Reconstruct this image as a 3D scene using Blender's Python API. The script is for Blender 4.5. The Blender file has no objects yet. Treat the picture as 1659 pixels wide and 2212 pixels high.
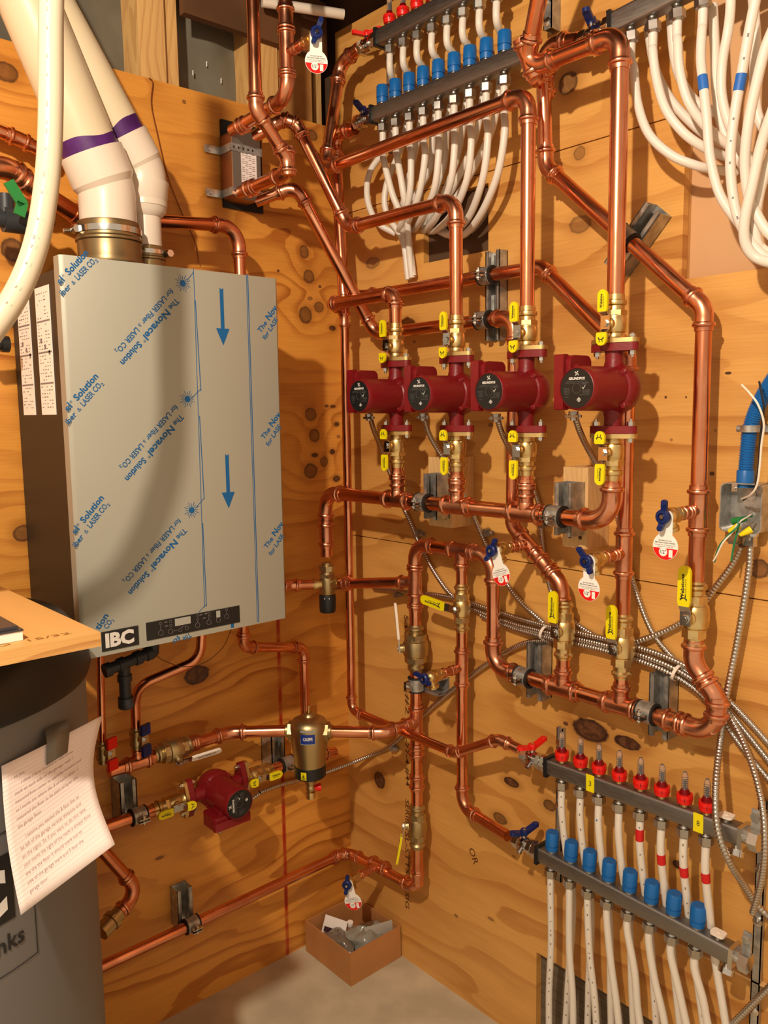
import bpy, math, random
from mathutils import Vector, Matrix
random.seed(4)
V = Vector
COL = bpy.context.scene.collection
PI = math.pi

# ------------------------------------------------------------------ camera (solved from the room's vanishing lines)
FPX = 1801.89
YAW, PITCH, ROLL = -0.84947503, 0.119495568, -0.01385566
cf = V((math.sin(YAW)*math.cos(PITCH), math.cos(YAW)*math.cos(PITCH), -math.sin(PITCH)))
cr0 = V((math.cos(YAW), -math.sin(YAW), 0)); cu0 = cr0.cross(cf)
cc, cs = math.cos(ROLL), math.sin(ROLL)
CR = cc*cr0 + cs*cu0
CU = -cs*cr0 + cc*cu0
CF = cf
def ray(px, py):
    return (px-829.5)/FPX*CR - (py-1106.0)/FPX*CU + CF
CP = -2.5*ray(761, 1989)          # the floor corner is the origin; +x runs along the right wall, -y along the left wall
def RW(px, py, off=0.0):
    d = ray(px, py); return CP + d*((-off-CP.y)/d.y)
def LW(px, py, off=0.0):
    d = ray(px, py); return CP + d*((off-CP.x)/d.x)
def FZ(px, py, z=0.0):
    d = ray(px, py); return CP + d*((z-CP.z)/d.z)
def along(p, d, px=None, py=None):
    """point p + t*d (a straight line in the room) that has the given picture column or row"""
    q = p-CP
    if px is not None:
        a = (px-829.5)/FPX; n = CR - a*CF
    else:
        a = -(py-1106.0)/FPX; n = CU - a*CF
    return p + d*(-(q.dot(n))/(d.dot(n)))
X, Y, Z = V((1,0,0)), V((0,1,0)), V((0,0,1))
def up(p, py): return along(p, Z, py=py)
def ax(p, px): return along(p, X, px=px)
def ay(p, px): return along(p, Y, px=px)

cam_d = bpy.data.cameras.new('camera'); cam = bpy.data.objects.new('camera', cam_d); COL.objects.link(cam)
cam_d.sensor_fit = 'VERTICAL'; cam_d.sensor_height = 36.0; cam_d.lens = FPX/2212*36.0
cam_d.clip_start = 0.02; cam_d.clip_end = 60
M = Matrix((CR, CU, -CF)).transposed().to_4x4(); M.translation = CP
cam.matrix_world = M
bpy.context.scene.camera = cam

# ------------------------------------------------------------------ mesh builder
_text_cache = {}
def glyphs(s, bold=0.0):
    k = (s, bold)
    if k not in _text_cache:
        cu = bpy.data.curves.new('t', 'FONT'); cu.body = s; cu.size = 1; cu.resolution_u = 2; cu.offset = bold
        o = bpy.data.objects.new('t', cu); COL.objects.link(o)
        dg = bpy.context.evaluated_depsgraph_get(); dg.update()
        me = bpy.data.meshes.new_from_object(o.evaluated_get(dg))
        vs = [v.co.copy() for v in me.vertices]; fs = [list(p.vertices) for p in me.polygons]
        bpy.data.objects.remove(o); bpy.data.curves.remove(cu); bpy.data.meshes.remove(me)
        x0 = min([v.x for v in vs] or [0]); x1 = max([v.x for v in vs] or [1])
        _text_cache[k] = ([V((v.x-x0, v.y, 0)) for v in vs], fs, x1-x0)
    return _text_cache[k]

def perp(d):
    a = Z if abs(d.z) < 0.9 else X
    u = d.cross(a).normalized(); return u, d.cross(u).normalized()

class MB:
    def __init__(s):
        s.v = []; s.f = []; s.m = []; s.mi = 0; s.sm = []
    def add(s, vs, fs, smooth=True):
        b = len(s.v); s.v += [V(x) for x in vs]
        for f in fs: s.f.append([b+i for i in f]); s.m.append(s.mi); s.sm.append(smooth)
        return s
    def box(s, lo, hi):
        (a,b,c),(d,e,f) = lo, hi
        return s.add([(a,b,c),(d,b,c),(d,e,c),(a,e,c),(a,b,f),(d,b,f),(d,e,f),(a,e,f)],
            [(3,2,1,0),(4,5,6,7),(0,1,5,4),(1,2,6,5),(2,3,7,6),(3,0,4,7)], False)
    def obox(s, c, a, b, d):          # centre and three half-edge vectors
        vs = []
        for k in (-1,1):
            for (i,j) in ((-1,-1),(1,-1),(1,1),(-1,1)): vs.append(c+a*i+b*j+d*k)
        fs = [(3,2,1,0),(4,5,6,7),(0,1,5,4),(1,2,6,5),(2,3,7,6),(3,0,4,7)]
        if a.cross(b).dot(d) < 0: fs = [tuple(reversed(f)) for f in fs]
        return s.add(vs, fs, False)
    def sweep(s, path, rad, n=18, caps=True, smooth=True, closed=False):
        P = [V(p) for p in path]; k = len(P)
        if not hasattr(rad, '__len__'): rad = [rad]*k
        t = (P[1]-P[0]).normalized(); u, w = perp(t); vs = []
        for i in range(k):
            a = P[max(i-1,0)]; b = P[min(i+1,k-1)]
            tn = (b-a)
            tn = tn.normalized() if tn.length > 1e-9 else t
            q = t.rotation_difference(tn); u = q @ u; w = q @ w; t = tn
            u = (u - t*u.dot(t)).normalized(); w = t.cross(u).normalized()
            for j in range(n):
                an = 2*PI*j/n; vs.append(P[i] + (u*math.cos(an)+w*math.sin(an))*rad[i])
        fs = [(i*n+j, i*n+(j+1)%n, (i+1)*n+(j+1)%n, (i+1)*n+j) for i in range(k-1) for j in range(n)]
        s.add(vs, fs, smooth)
        if caps:
            b = len(s.v)-len(vs)
            s.f.append([b+n-1-j for j in range(n)]); s.m.append(s.mi); s.sm.append(False)
            s.f.append([b+(k-1)*n+j for j in range(n)]); s.m.append(s.mi); s.sm.append(False)
        return s
    def cyl(s, p0, p1, r, r1=None, n=18, caps=True, smooth=True):
        return s.sweep([p0, p1], [r, r if r1 is None else r1], n, caps, smooth)
    def lathe(s, o, d, prof, n=24, caps=True, smooth=True):
        d = d.normalized(); path = [o+d*t for t, r in prof]; u, w = perp(d); vs = []
        for p, (t, r) in zip(path, prof):
            for j in range(n):
                an = 2*PI*j/n; vs.append(p+(u*math.cos(an)+w*math.sin(an))*r)
        k = len(prof)
        flip = prof[-1][0] < prof[0][0]
        fs = [(i*n+j, i*n+(j+1)%n, (i+1)*n+(j+1)%n, (i+1)*n+j) for i in range(k-1) for j in range(n)]
        if flip: fs = [tuple(reversed(f)) for f in fs]
        s.add(vs, fs, smooth)
        if caps:
            b = len(s.v)-len(vs)
            s.f.append([b+n-1-j for j in range(n)]); s.m.append(s.mi); s.sm.append(False)
            s.f.append([b+(k-1)*n+j for j in range(n)]); s.m.append(s.mi); s.sm.append(False)
        return s
    def hexa(s, p0, p1, r, n=6): return s.cyl(p0, p1, r, n=n, smooth=False)
    def sphere(s, c, r, n=12, sc=(1,1,1)):
        prof = [(-math.cos(PI*i/n)*r, max(1e-5, math.sin(PI*i/n)*r)) for i in range(n+1)]
        b = len(s.v); s.lathe(V((0,0,0)), Z, prof, n*2, False)
        for i in range(b, len(s.v)):
            q = s.v[i]; s.v[i] = c+V((q.x*sc[0], q.y*sc[1], q.z*sc[2]))
        return s
    def prism(s, poly, o, A, B, N, h):   # 2-D outline (anticlockwise seen along -N) extruded from o by N*h
        N = N.normalized(); k = len(poly)
        lo = [o+A*x+B*y for x, y in poly]; hi = [p+N*h for p in lo]
        fs = [list(range(k))[::-1], [k+i for i in range(k)]]+[[i,(i+1)%k,k+(i+1)%k,k+i] for i in range(k)]
        if A.cross(B).dot(N) < 0: fs = [f[::-1] for f in fs]
        return s.add(lo+hi, fs, False)
    def text(s, t, p0, p1, N, h=None, bold=0.0, off=0.0):
        g, fs, w = glyphs(t, bold); d = (p1-p0); L = d.length; d = d/L; upv = N.cross(d).normalized(); sx = L/max(w,1e-6)
        sy = sx if h is None else h/0.7
        o = p0+N*off
        return s.add([o+d*(v.x*sx)+upv*(v.y*sy) for v in g], fs, False)
    def build(s, name, mat, parent=None, angle=38):
        me = bpy.data.meshes.new(name)
        L = V((0,0,0)); r = parent
        while r is not None:
            L = L+r.location; r = r.parent
        me.from_pydata([tuple(v-L) for v in s.v], [], s.f)
        for mm in (mat if isinstance(mat, (list,tuple)) else [mat]): me.materials.append(mm)
        me.polygons.foreach_set('material_index', s.m)
        me.polygons.foreach_set('use_smooth', s.sm)
        me.update(); me.validate()
        try: me.set_sharp_from_angle(angle=math.radians(angle))
        except Exception: pass
        o = bpy.data.objects.new(name, me); COL.objects.link(o)
        if parent: o.parent = parent
        return o

def tag(o, label=None, cat=None, group=None, kind=None):
    if label: o['label'] = label
    if cat: o['category'] = cat
    if group: o['group'] = group
    if kind: o['kind'] = kind
    return o
def thing(name, label, cat, loc, group=None):
    o = bpy.data.objects.new(name, None); COL.objects.link(o); o.location = loc
    o.empty_display_size = 0.02
    return tag(o, label, cat, group)
def dup(root, delta, label=None):
    r = root.copy(); COL.objects.link(r); r.location = root.location+delta
    if label: r['label'] = label
    for ch in list(root.children):
        c = ch.copy(); COL.objects.link(c); c.parent = r
        for g in list(ch.children):
            d = g.copy(); COL.objects.link(d); d.parent = c
    return r
def smoothpath(pts, k=8):
    P = [V(p) for p in pts]; P = [P[0]*2-P[1]]+P+[P[-1]*2-P[-2]]; out = []
    for i in range(1, len(P)-2):
        a,b,c,d = P[i-1],P[i],P[i+1],P[i+2]
        for j in range(k):
            t = j/k
            out.append(0.5*((2*b)+(c-a)*t+(2*a-5*b+4*c-d)*t*t+(3*b-a-3*c+d)*t**3))
    out.append(P[-2]); return out
def resample(path, step):
    P = [V(p) for p in path]; out = [P[0]]; acc = 0
    for a, b in zip(P, P[1:]):
        L = (b-a).length; d = step-acc
        while d <= L and L > 0:
            out.append(a+(b-a)*(d/L)); d += step
        acc = (acc+L) % step if L > 0 else acc
    return out
def rrect(w, h, r, n=4):
    o = []
    for cx, cy, a0 in ((w/2-r, h/2-r, 0), (-w/2+r, h/2-r, 90), (-w/2+r, -h/2+r, 180), (w/2-r, -h/2+r, 270)):
        for i in range(n+1):
            a = math.radians(a0+90*i/n); o.append((cx+r*math.cos(a), cy+r*math.sin(a)))
    return o
def circ(r, n=24, sx=1, sy=1): return [(r*sx*math.cos(2*PI*i/n), r*sy*math.sin(2*PI*i/n)) for i in range(n)]

# ------------------------------------------------------------------ materials
def hexc(r, g, b):
    f = lambda c: ((c/255+0.055)/1.055)**2.4 if c/255 > 0.04045 else c/255/12.92
    return (f(r), f(g), f(b), 1)
def mat(name, col, rough=0.5, metal=0.0, noise=0.0, scale=20, bump=0.0, trans=0.0, sss=0.0, alpha=1.0, coat=0.0, ior=1.45, rvar=0.0, col2=None, stretch=None):
    m = bpy.data.materials.new(name); m.use_nodes = True; nt = m.node_tree; b = nt.nodes['Principled BSDF']
    b.inputs['Base Color'].default_value = col; b.inputs['Roughness'].default_value = rough; b.inputs['Metallic'].default_value = metal
    b.inputs['Transmission Weight'].default_value = trans; b.inputs['Subsurface Weight'].default_value = sss
    b.inputs['Subsurface Radius'].default_value = (0.01,0.008,0.006); b.inputs['Subsurface Scale'].default_value = 0.5
    b.inputs['Alpha'].default_value = alpha; b.inputs['Coat Weight'].default_value = coat; b.inputs['IOR'].default_value = ior
    if noise or bump or rvar or col2:
        tc = nt.nodes.new('ShaderNodeTexCoord'); n = nt.nodes.new('ShaderNodeTexNoise'); n.inputs['Scale'].default_value = scale; n.inputs['Detail'].default_value = 4
        src = tc.outputs['Object']
        if stretch:
            mp = nt.nodes.new('ShaderNodeMapping'); mp.inputs['Scale'].default_value = stretch; nt.links.new(src, mp.inputs['Vector']); src = mp.outputs['Vector']
        nt.links.new(src, n.inputs['Vector'])
        if noise or col2:
            mx = nt.nodes.new('ShaderNodeMix'); mx.data_type = 'RGBA'
            c2 = col2 or tuple(c*(1-noise) for c in col[:3])+(1,)
            mx.inputs[6].default_value = col; mx.inputs[7].default_value = c2
            mr = nt.nodes.new('ShaderNodeMapRange'); mr.inputs[1].default_value = .38; mr.inputs[2].default_value = .62
            nt.links.new(n.outputs['Fac'], mr.inputs[0]); nt.links.new(mr.outputs[0], mx.inputs[0]); nt.links.new(mx.outputs[2], b.inputs['Base Color'])
        if rvar:
            mr = nt.nodes.new('ShaderNodeMapRange'); mr.inputs[1].default_value = .35; mr.inputs[2].default_value = .65
            mr.inputs[3].default_value = rough; mr.inputs[4].default_value = rough+rvar
            nt.links.new(n.outputs['Fac'], mr.inputs[0]); nt.links.new(mr.outputs[0], b.inputs['Roughness'])
        if bump:
            bp = nt.nodes.new('ShaderNodeBump'); bp.inputs['Strength'].default_value = bump; bp.inputs['Distance'].default_value = .002
            nt.links.new(n.outputs['Fac'], bp.inputs['Height']); nt.links.new(bp.outputs[0], b.inputs['Normal'])
    return m

COPPER = mat('copper', (0.83,0.35,0.19,1), 0.17, 1.0, rvar=0.13, scale=14, col2=(0.66,0.24,0.12,1))
COPPERD = mat('copper_fitting', (0.80,0.36,0.21,1), 0.22, 1.0, rvar=0.14, scale=30, col2=(0.62,0.24,0.13,1), bump=.08)
BRASS = mat('brass', (0.78,0.58,0.26,1), 0.28, 1.0, rvar=.12, scale=40, bump=.12, col2=(0.62,0.44,0.18,1))
BRASSD = mat('cast_brass', (0.50,0.38,0.19,1), 0.38, 1.0, bump=.15, scale=60)
CHROME = mat('chrome', (0.62,0.60,0.57,1), 0.14, 1.0, rvar=.1)
NICKEL = mat('nickel', (0.42,0.40,0.37,1), 0.25, 1.0, rvar=.1)
GALV = mat('galvanised_steel', (0.52,0.51,0.48,1), 0.36, .75, noise=.35, scale=60)
FLEX = mat('flexible_steel', (0.55,0.51,0.46,1), 0.3, 1.0)
STAIN = mat('stainless_steel', (0.30,0.28,0.26,1), 0.42, 1.0, rvar=.08, scale=50, stretch=(1,8,8))
RED = mat('red_cast_iron_paint', hexc(126,20,26), 0.38, 0, bump=.12, scale=160, noise=.12)
BLACK = mat('black_plastic', (0.012,0.012,0.012,1), 0.38)
RUBBER = mat('black_rubber', (0.01,0.01,0.01,1), 0.7)
YELLOW = mat('yellow_vinyl', hexc(235,218,10), 0.42)
BLUEC = mat('blue_plastic', hexc(18,98,170), 0.38)
BLUED = mat('dark_blue_plastic', hexc(14,34,94), 0.38)
REDP = mat('red_plastic', hexc(225,28,20), 0.36)
REDT = mat('red_tape', hexc(205,25,28), 0.5)
BLUET = mat('blue_tape', hexc(40,105,190), 0.5)
WHITEP = mat('white_plastic', hexc(238,225,210), 0.42)
PEX = mat('translucent_pex', hexc(226,218,206), 0.38, sss=.35)
PVC = mat('cream_pvc', hexc(222,205,172), 0.36, noise=.06, scale=6)
PVCW = mat('white_pvc', hexc(226,212,194), 0.34)
PURPLE = mat('purple_primer', hexc(84,32,108), 0.45, noise=.4, scale=30)
WHITE = mat('white_card', hexc(245,240,232), 0.6)
PAPER = mat('paper', hexc(240,226,220), 0.7)
INK = mat('black_ink', (0.015,0.015,0.015,1), 0.6)
INKG = mat('grey_ink', hexc(135,125,125), 0.7)
FILMBLUE = mat('blue_film_ink', hexc(8,92,150), 0.5)
WHITEI = mat('white_ink', hexc(225,222,215), 0.6)
GREYI = mat('grey_print', hexc(105,105,102), 0.6)
BROWNI = mat('brown_stamp_ink', hexc(92,48,16), 0.8)
CLEAR = mat('clear_plastic', (0.95,0.9,0.88,1), 0.08, trans=.9, ior=1.3)
CLEARR = mat('red_clear_plastic', hexc(140,14,20), 0.15, trans=.4, ior=1.3)
POLYB = mat('clear_bag', (0.9,0.92,0.9,1), 0.12, trans=.75, ior=1.15, bump=.5, scale=60)
GREEN = mat('green_plastic', hexc(40,130,62), 0.4)
GREENW = mat('green_wire', hexc(30,120,80), 0.4)
DKGREY = mat('dark_grey_plastic', hexc(48,50,54), 0.45)
TAPE = mat('duct_tape', hexc(120,112,98), 0.4, 0.2)
CARD = mat('cardboard', hexc(188,130,74), 0.85, noise=.12, scale=12)
CARDI = mat('cardboard_edge', hexc(120,72,38), 0.9)
def mixnode(nt, a, b, f):
    m = nt.nodes.new('ShaderNodeMix'); m.data_type = 'RGBA'
    for i, s in ((0,f),(6,a),(7,b)):
        if hasattr(s, 'links'): nt.links.new(s, m.inputs[i])
        else: m.inputs[i].default_value = s
    return m.outputs[2]
def math_(nt, op, a, b=None, c=None):
    m = nt.nodes.new('ShaderNodeMath'); m.operation = op
    for i, s in enumerate((a,b,c)):
        if s is None: continue
        if hasattr(s, 'links'): nt.links.new(s, m.inputs[i])
        else: m.inputs[i].default_value = s
    return m.outputs[0]
def maprange(nt, v, a, b, c, d, smooth=True):
    m = nt.nodes.new('ShaderNodeMapRange'); m.interpolation_type = 'SMOOTHSTEP' if smooth else 'LINEAR'
    nt.links.new(v, m.inputs[0])
    for i, s in enumerate((a,b,c,d)): m.inputs[i+1].default_value = s
    return m.outputs[0]
def wood(name, light, dark, knots=(), horiz='x', grain=26.0, contrast=.6, rough=.42, stripe=None, speck=True, band=1.0, warpamt=.05):
    """plywood: u along the wall, z up; knots = (u, z, ru, rz, darkness)"""
    m = bpy.data.materials.new(name); m.use_nodes = True; nt = m.node_tree; b = nt.nodes['Principled BSDF']
    tc = nt.nodes.new('ShaderNodeTexCoord'); sp = nt.nodes.new('ShaderNodeSeparateXYZ'); nt.links.new(tc.outputs['Object'], sp.inputs[0])
    u = sp.outputs[{'x':0,'y':1,'z':2}[horiz]]; w = sp.outputs[2 if horiz != 'z' else 0]
    cm = nt.nodes.new('ShaderNodeCombineXYZ'); nt.links.new(u, cm.inputs[0]); nt.links.new(w, cm.inputs[2]); uv = cm.outputs[0]
    if horiz == 'z':
        w = math_(nt, 'ADD', sp.outputs[0], sp.outputs[1]); nt.links.new(w, cm.inputs[2])
    # large wavy figure
    mp = nt.nodes.new('ShaderNodeMapping'); mp.inputs['Scale'].default_value = (0.9,1,3.2); nt.links.new(uv, mp.inputs[0])
    n1 = nt.nodes.new('ShaderNodeTexNoise'); n1.inputs['Scale'].default_value = 1.6; n1.inputs['Detail'].default_value = 2; nt.links.new(mp.outputs[0], n1.inputs['Vector'])
    mp3 = nt.nodes.new('ShaderNodeMapping'); mp3.inputs['Scale'].default_value = (3,1,14); nt.links.new(uv, mp3.inputs[0])
    n3 = nt.nodes.new('ShaderNodeTexNoise'); n3.inputs['Scale'].default_value = 2.0; n3.inputs['Detail'].default_value = 3; nt.links.new(mp3.outputs[0], n3.inputs['Vector'])
    field = math_(nt, 'ADD', w, math_(nt, 'MULTIPLY', n1.outputs['Fac'], .55))
    field = math_(nt, 'ADD', field, math_(nt, 'MULTIPLY', n3.outputs['Fac'], .035))
    dark_k = None; rim = None; rim_k = None
    nf = nt.nodes.new('ShaderNodeTexNoise'); nf.inputs['Scale'].default_value = 70; nf.inputs['Detail'].default_value = 3; nt.links.new(uv, nf.inputs['Vector'])
    for (ku, kz, ru, rz, dk) in knots:
        vs = nt.nodes.new('ShaderNodeVectorMath'); vs.operation = 'SUBTRACT'; nt.links.new(uv, vs.inputs[0]); vs.inputs[1].default_value = (ku,0,kz)
        vm = nt.nodes.new('ShaderNodeVectorMath'); vm.operation = 'MULTIPLY'; nt.links.new(vs.outputs[0], vm.inputs[0]); vm.inputs[1].default_value = (1/ru,0,1/rz)
        ln = nt.nodes.new('ShaderNodeVectorMath'); ln.operation = 'LENGTH'; nt.links.new(vm.outputs[0], ln.inputs[0]); d = ln.outputs['Value']
        nd = math_(nt, 'ADD', d, math_(nt, 'ADD', math_(nt, 'MULTIPLY', n3.outputs['Fac'], -.3), math_(nt, 'MULTIPLY', nf.outputs['Fac'], -.35)))
        nd = math_(nt, 'ADD', nd, .20)
        mk = maprange(nt, nd, 0.78, 1.0, dk, 0)
        dark_k = mk if dark_k is None else math_(nt, 'MAXIMUM', dark_k, mk)
        r2 = math_(nt, 'MULTIPLY', mk, maprange(nt, nd, .50, .85, 0, .8)); rim_k = r2 if rim_k is None else math_(nt, 'MAXIMUM', rim_k, r2)
        if max(ru, rz) > .008:
            wp = maprange(nt, d, 0.0, 5.5, warpamt*min(1.6, rz/.014), 0)
            field = math_(nt, 'ADD', field, wp)
            rr = maprange(nt, d, 1.0, 2.3, .5*dk, 0); rim = rr if rim is None else math_(nt, 'MAXIMUM', rim, rr)
    ring = math_(nt, 'FRACT', math_(nt, 'MULTIPLY', field, grain))
    g = math_(nt, 'MULTIPLY', maprange(nt, ring, .45, .93, 0, 1), maprange(nt, ring, .94, 1.0, 1, 0))
    mp2 = nt.nodes.new('ShaderNodeMapping'); mp2.inputs['Scale'].default_value = (6,1,220); nt.links.new(uv, mp2.inputs[0])
    n2 = nt.nodes.new('ShaderNodeTexNoise'); n2.inputs['Scale'].default_value = 1.5; n2.inputs['Detail'].default_value = 3; nt.links.new(mp2.outputs[0], n2.inputs['Vector'])
    gm = math_(nt, 'MULTIPLY', g, math_(nt, 'MULTIPLY', maprange(nt, n1.outputs['Fac'], .3, .62, 1.0, .35), contrast))
    gm = math_(nt, 'ADD', gm, math_(nt, 'MULTIPLY', maprange(nt, n2.outputs['Fac'], .35, .7, 0, 1), .16*band))
    nb = nt.nodes.new('ShaderNodeTexNoise'); nb.inputs['Scale'].default_value = 2.2; nb.inputs['Detail'].default_value = 3; nt.links.new(mp.outputs[0], nb.inputs['Vector'])
    gm = math_(nt, 'ADD', gm, maprange(nt, nb.outputs['Fac'], .4, .68, 0, .28*band))
    col = mixnode(nt, light, dark, gm)
    if rim is not None: col = mixnode(nt, col, tuple(c*.75 for c in dark[:3])+(1,), rim)
    if stripe:
        u0, u1, z0, z1, sc = stripe
        k = math_(nt, 'MULTIPLY', maprange(nt, u, u0, u0+.006, 0, 1), maprange(nt, u, u1-.006, u1, 1, 0))
        k = math_(nt, 'MULTIPLY', k, maprange(nt, w, z1-.1, z1, 1, 0))
        nn = nt.nodes.new('ShaderNodeTexNoise'); nn.inputs['Scale'].default_value = 14; nt.links.new(uv, nn.inputs['Vector'])
        k = math_(nt, 'MULTIPLY', k, maprange(nt, nn.outputs['Fac'], .3, .55, .30, .95))
        col = mixnode(nt, col, sc, k)
    if dark_k is not None:
        kc = mixnode(nt, (0.13,0.048,0.02,1), (0.05,0.018,0.009,1), maprange(nt, nf.outputs['Fac'], .4, .62, 0, 1))
        col = mixnode(nt, mixnode(nt, col, kc, dark_k), (0.022,0.008,0.005,1), rim_k)
    nt.links.new(col, b.inputs['Base Color']); b.inputs['Roughness'].default_value = rough
    bp = nt.nodes.new('ShaderNodeBump'); bp.inputs['Strength'].default_value = .25; bp.inputs['Distance'].default_value = .0012
    nt.links.new(n2.outputs['Fac'], bp.inputs['Height']); nt.links.new(bp.outputs[0], b.inputs['Normal'])
    return m
# ------------------------------------------------------------------ the room
def kn(fn, comp):
    out = []
    for (px, py, ra, rb, dk) in comp:
        p = fn(px, py); q = fn(px+4, py); s = fn(px, py+4)
        ku = p.x if fn is RW else p.y
        mu = abs((q.x-p.x) if fn is RW else (q.y-p.y))/4; mz = (p.z-s.z)/4
        out.append((ku, p.z, ra*mu*1.04, rb*mz*1.04, dk if dk >= .9 else dk*.84))
    return out
LK = kn(LW, [(657,544,9,13,.75),(667,597,11,14,.75),(660,681,13,17,.8),(689,664,9,11,.7),(670,645,5,4,.7),(691,619,3,3,.9),(718,709,6,5,.95),(601,585,3,3,.9),
 (671,895,11,13,.75),(679,941,11,13,.75),(700,997,8,10,.7),(671,1018,13,15,.8),(680,983,6,4,.95),(718,976,5,5,.95),(727,1034,7,6,.95),(727,916,5,4,.9),(731,943,4,4,.7),(706,877,4,3,.9),(719,878,5,3,.9),
 (50,1152,20,17,.8),(12,155,26,20,.8),(28,540,24,24,.85),(28,690,22,17,.7),(425,1458,25,19,.97),(398,220,4,4,.8),(342,352,6,3,.5),(345,1853,8,3,.8),(674,292,11,11,.8),(640,250,14,8,.5)])
RK = kn(RW, [(1227,180,20,23,.82),(1252,331,12,14,.5),(1253,485,22,18,.55),(881,701,15,14,.6),(805,568,14,12,.55),(1640,1229,20,20,.85),(1275,1578,36,22,.95),(1355,1605,27,13,.97),
 (1105,1690,15,9,.95),(1187,1740,13,11,.85),(1080,1768,14,11,.8),(820,1685,11,17,.95),(1465,1868,12,8,.97),(1222,1563,5,4,.95),(1573,806,7,3,.95),(1538,1023,5,4,.95),(1438,858,2.5,3,.9),(1482,858,2,2.5,.9),
 (985,1978,4,3,.8),(1110,1850,4,3,.5),(1060,1985,6,3,.6),(1545,930,3,3,.5),(1060,918,5,4,.7),(1450,950,3,3,.6),(895,738,3,3,.6)])
PLY_L = wood('plywood_left', hexc(226,156,66), hexc(162,88,24), LK, 'y', grain=14, contrast=.72, rough=.4, stripe=(LW(608,1700).y-.004, LW(608,1700).y+.013, 0, 1.08, hexc(165,18,8)))
PLY_R = wood('plywood_right', hexc(222,166,88), hexc(170,106,42), RK, 'x', grain=9, contrast=.6, rough=.42)
STUD = wood('stud_wood', hexc(222,178,112), hexc(172,112,54), [], 'z', grain=30, contrast=.5, rough=.6)
PINE = wood('pine_block', hexc(226,186,128), hexc(186,132,74), [], 'z', grain=60, contrast=.5, rough=.6)
BOARDM = wood('plywood_board', hexc(224,172,100), hexc(170,112,52), [], 'y', grain=26, contrast=.7, rough=.55)
DRYW = mat('drywall', hexc(206,160,114), 0.8, noise=.05, scale=5)
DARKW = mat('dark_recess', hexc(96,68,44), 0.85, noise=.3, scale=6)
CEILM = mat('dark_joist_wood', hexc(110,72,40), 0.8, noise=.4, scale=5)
POLYG = mat('poly_sheeting', hexc(128,122,106), 0.35, 0.0, noise=.55, scale=3)
def concrete():
    m = mat('concrete_floor', hexc(208,196,168), 0.75, noise=.22, scale=7, bump=.4); return m
CONC = concrete()

def panel_prisms(m, rects, y0, y1):
    for (x0, x1, z0, z1) in rects: m.box((x0, y0, z0), (x1, y1, z1))

XR = 2.3; ZC = 2.507
s1 = RW(1199,328).z; s2 = RW(765,1156).z
cx0 = RW(1472,604).x; cz0 = RW(1472,604).z
ax0, ax1 = RW(915,520).x, RW(1055,520).x; az0, az1 = RW(1055,541).z, RW(1055,395).z
lx0, lz1 = RW(1159,2057).x, RW(1159,2057).z
g = .0012
m = MB()
# lower sheet (below the lower seam) with the notch at the bottom, middle sheet with two cut-outs, upper sheet
panel_prisms(m, [(0, lx0, 0, s2-g), (lx0, XR, lz1, s2-g)], 0, .018)
panel_prisms(m, [(0, ax0, s2+g, s1-g), (ax0, ax1, s2+g, az0), (ax0, ax1, az1, s1-g), (ax1, cx0, s2+g, s1-g), (cx0, XR, s2+g, cz0)], 0, .018)
panel_prisms(m, [(0, cx0+.012, s1+g, ZC)], 0, .018)
o = m.build('wall_right', PLY_R); tag(o, kind='structure')
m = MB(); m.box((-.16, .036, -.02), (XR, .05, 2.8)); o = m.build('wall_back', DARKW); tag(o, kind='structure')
m = MB(); m.box((lx0-.05, .0185, -.0), (XR, .0355, lz1+.03)); tag(m.build('trim_1', mat('grey_weathered_board', hexc(112,98,80), .6, noise=.35, scale=6, stretch=(1,1,30))), kind='structure')
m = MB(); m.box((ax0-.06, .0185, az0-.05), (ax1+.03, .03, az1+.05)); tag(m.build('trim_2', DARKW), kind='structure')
# vertical framing seen at the cut-out's left edge
m = MB(); m.box((cx0-.06, .0185, cz0-.02), (cx0-.001, .0355, ZC)); tag(m.build('trim_3', STUD), kind='structure')
m = MB(); m.box((cx0-.02, .030, cz0-.06), (XR, .0358, ZC+.1)); tag(m.build('trim_4', DRYW), kind='structure')

ztop = LW(540,228).z
YL = -2.3
m = MB(); m.box((-.018, YL, 0), (0, .018, ztop)); o = m.build('wall_left', PLY_L); tag(o, kind='structure')
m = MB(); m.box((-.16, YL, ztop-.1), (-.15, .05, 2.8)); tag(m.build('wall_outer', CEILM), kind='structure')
# floor, ceiling
m = MB(); m.box((-.16, YL, -.03), (XR, .05, 0)); tag(m.build('floor', CONC), kind='structure')
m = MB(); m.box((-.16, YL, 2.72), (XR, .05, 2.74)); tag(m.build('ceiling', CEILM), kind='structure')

def lwt(px0, py0, px1, py1, off): return LW(px0,py0,off), LW(px1,py1,off)
zh = LW(402,30).z
def stud(name, pa, pb, z0, z1, x0, x1, label, cat='stud', m_=None):
    ya, yb = LW(pa,120).y, LW(pb,120).y
    t = thing(name, label, cat, (x0,(ya+yb)/2,z0)); q = MB(); q.box((x0,ya,z0),(x1,yb,z1)); o = q.build('timber', m_ or STUD, t); return t
def board(name, lo, hi, label, m_=STUD, cat='board', group=None):
    q = MB(); q.box(lo, hi); o = q.build(name, m_); 
    c = V(((lo[0]+hi[0])/2,(lo[1]+hi[1])/2,lo[2])); o.data.transform(Matrix.Translation(-c)); o.location = c
    return tag(o, label, cat, group)
def yy(px, py=120): return LW(px, py).y
board('wall_stud', (-.14, yy(309), ztop-.05), (-.018, yy(366), 2.718), 'wide pale stud standing between the two grey sheeted bays', STUD, 'stud')
board('wall_stud', (-.14, yy(367), ztop-.05), (-.03, yy(398), 2.718), 'narrow pale stud doubled up right of the wide stud between the bays', STUD, 'stud')
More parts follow.
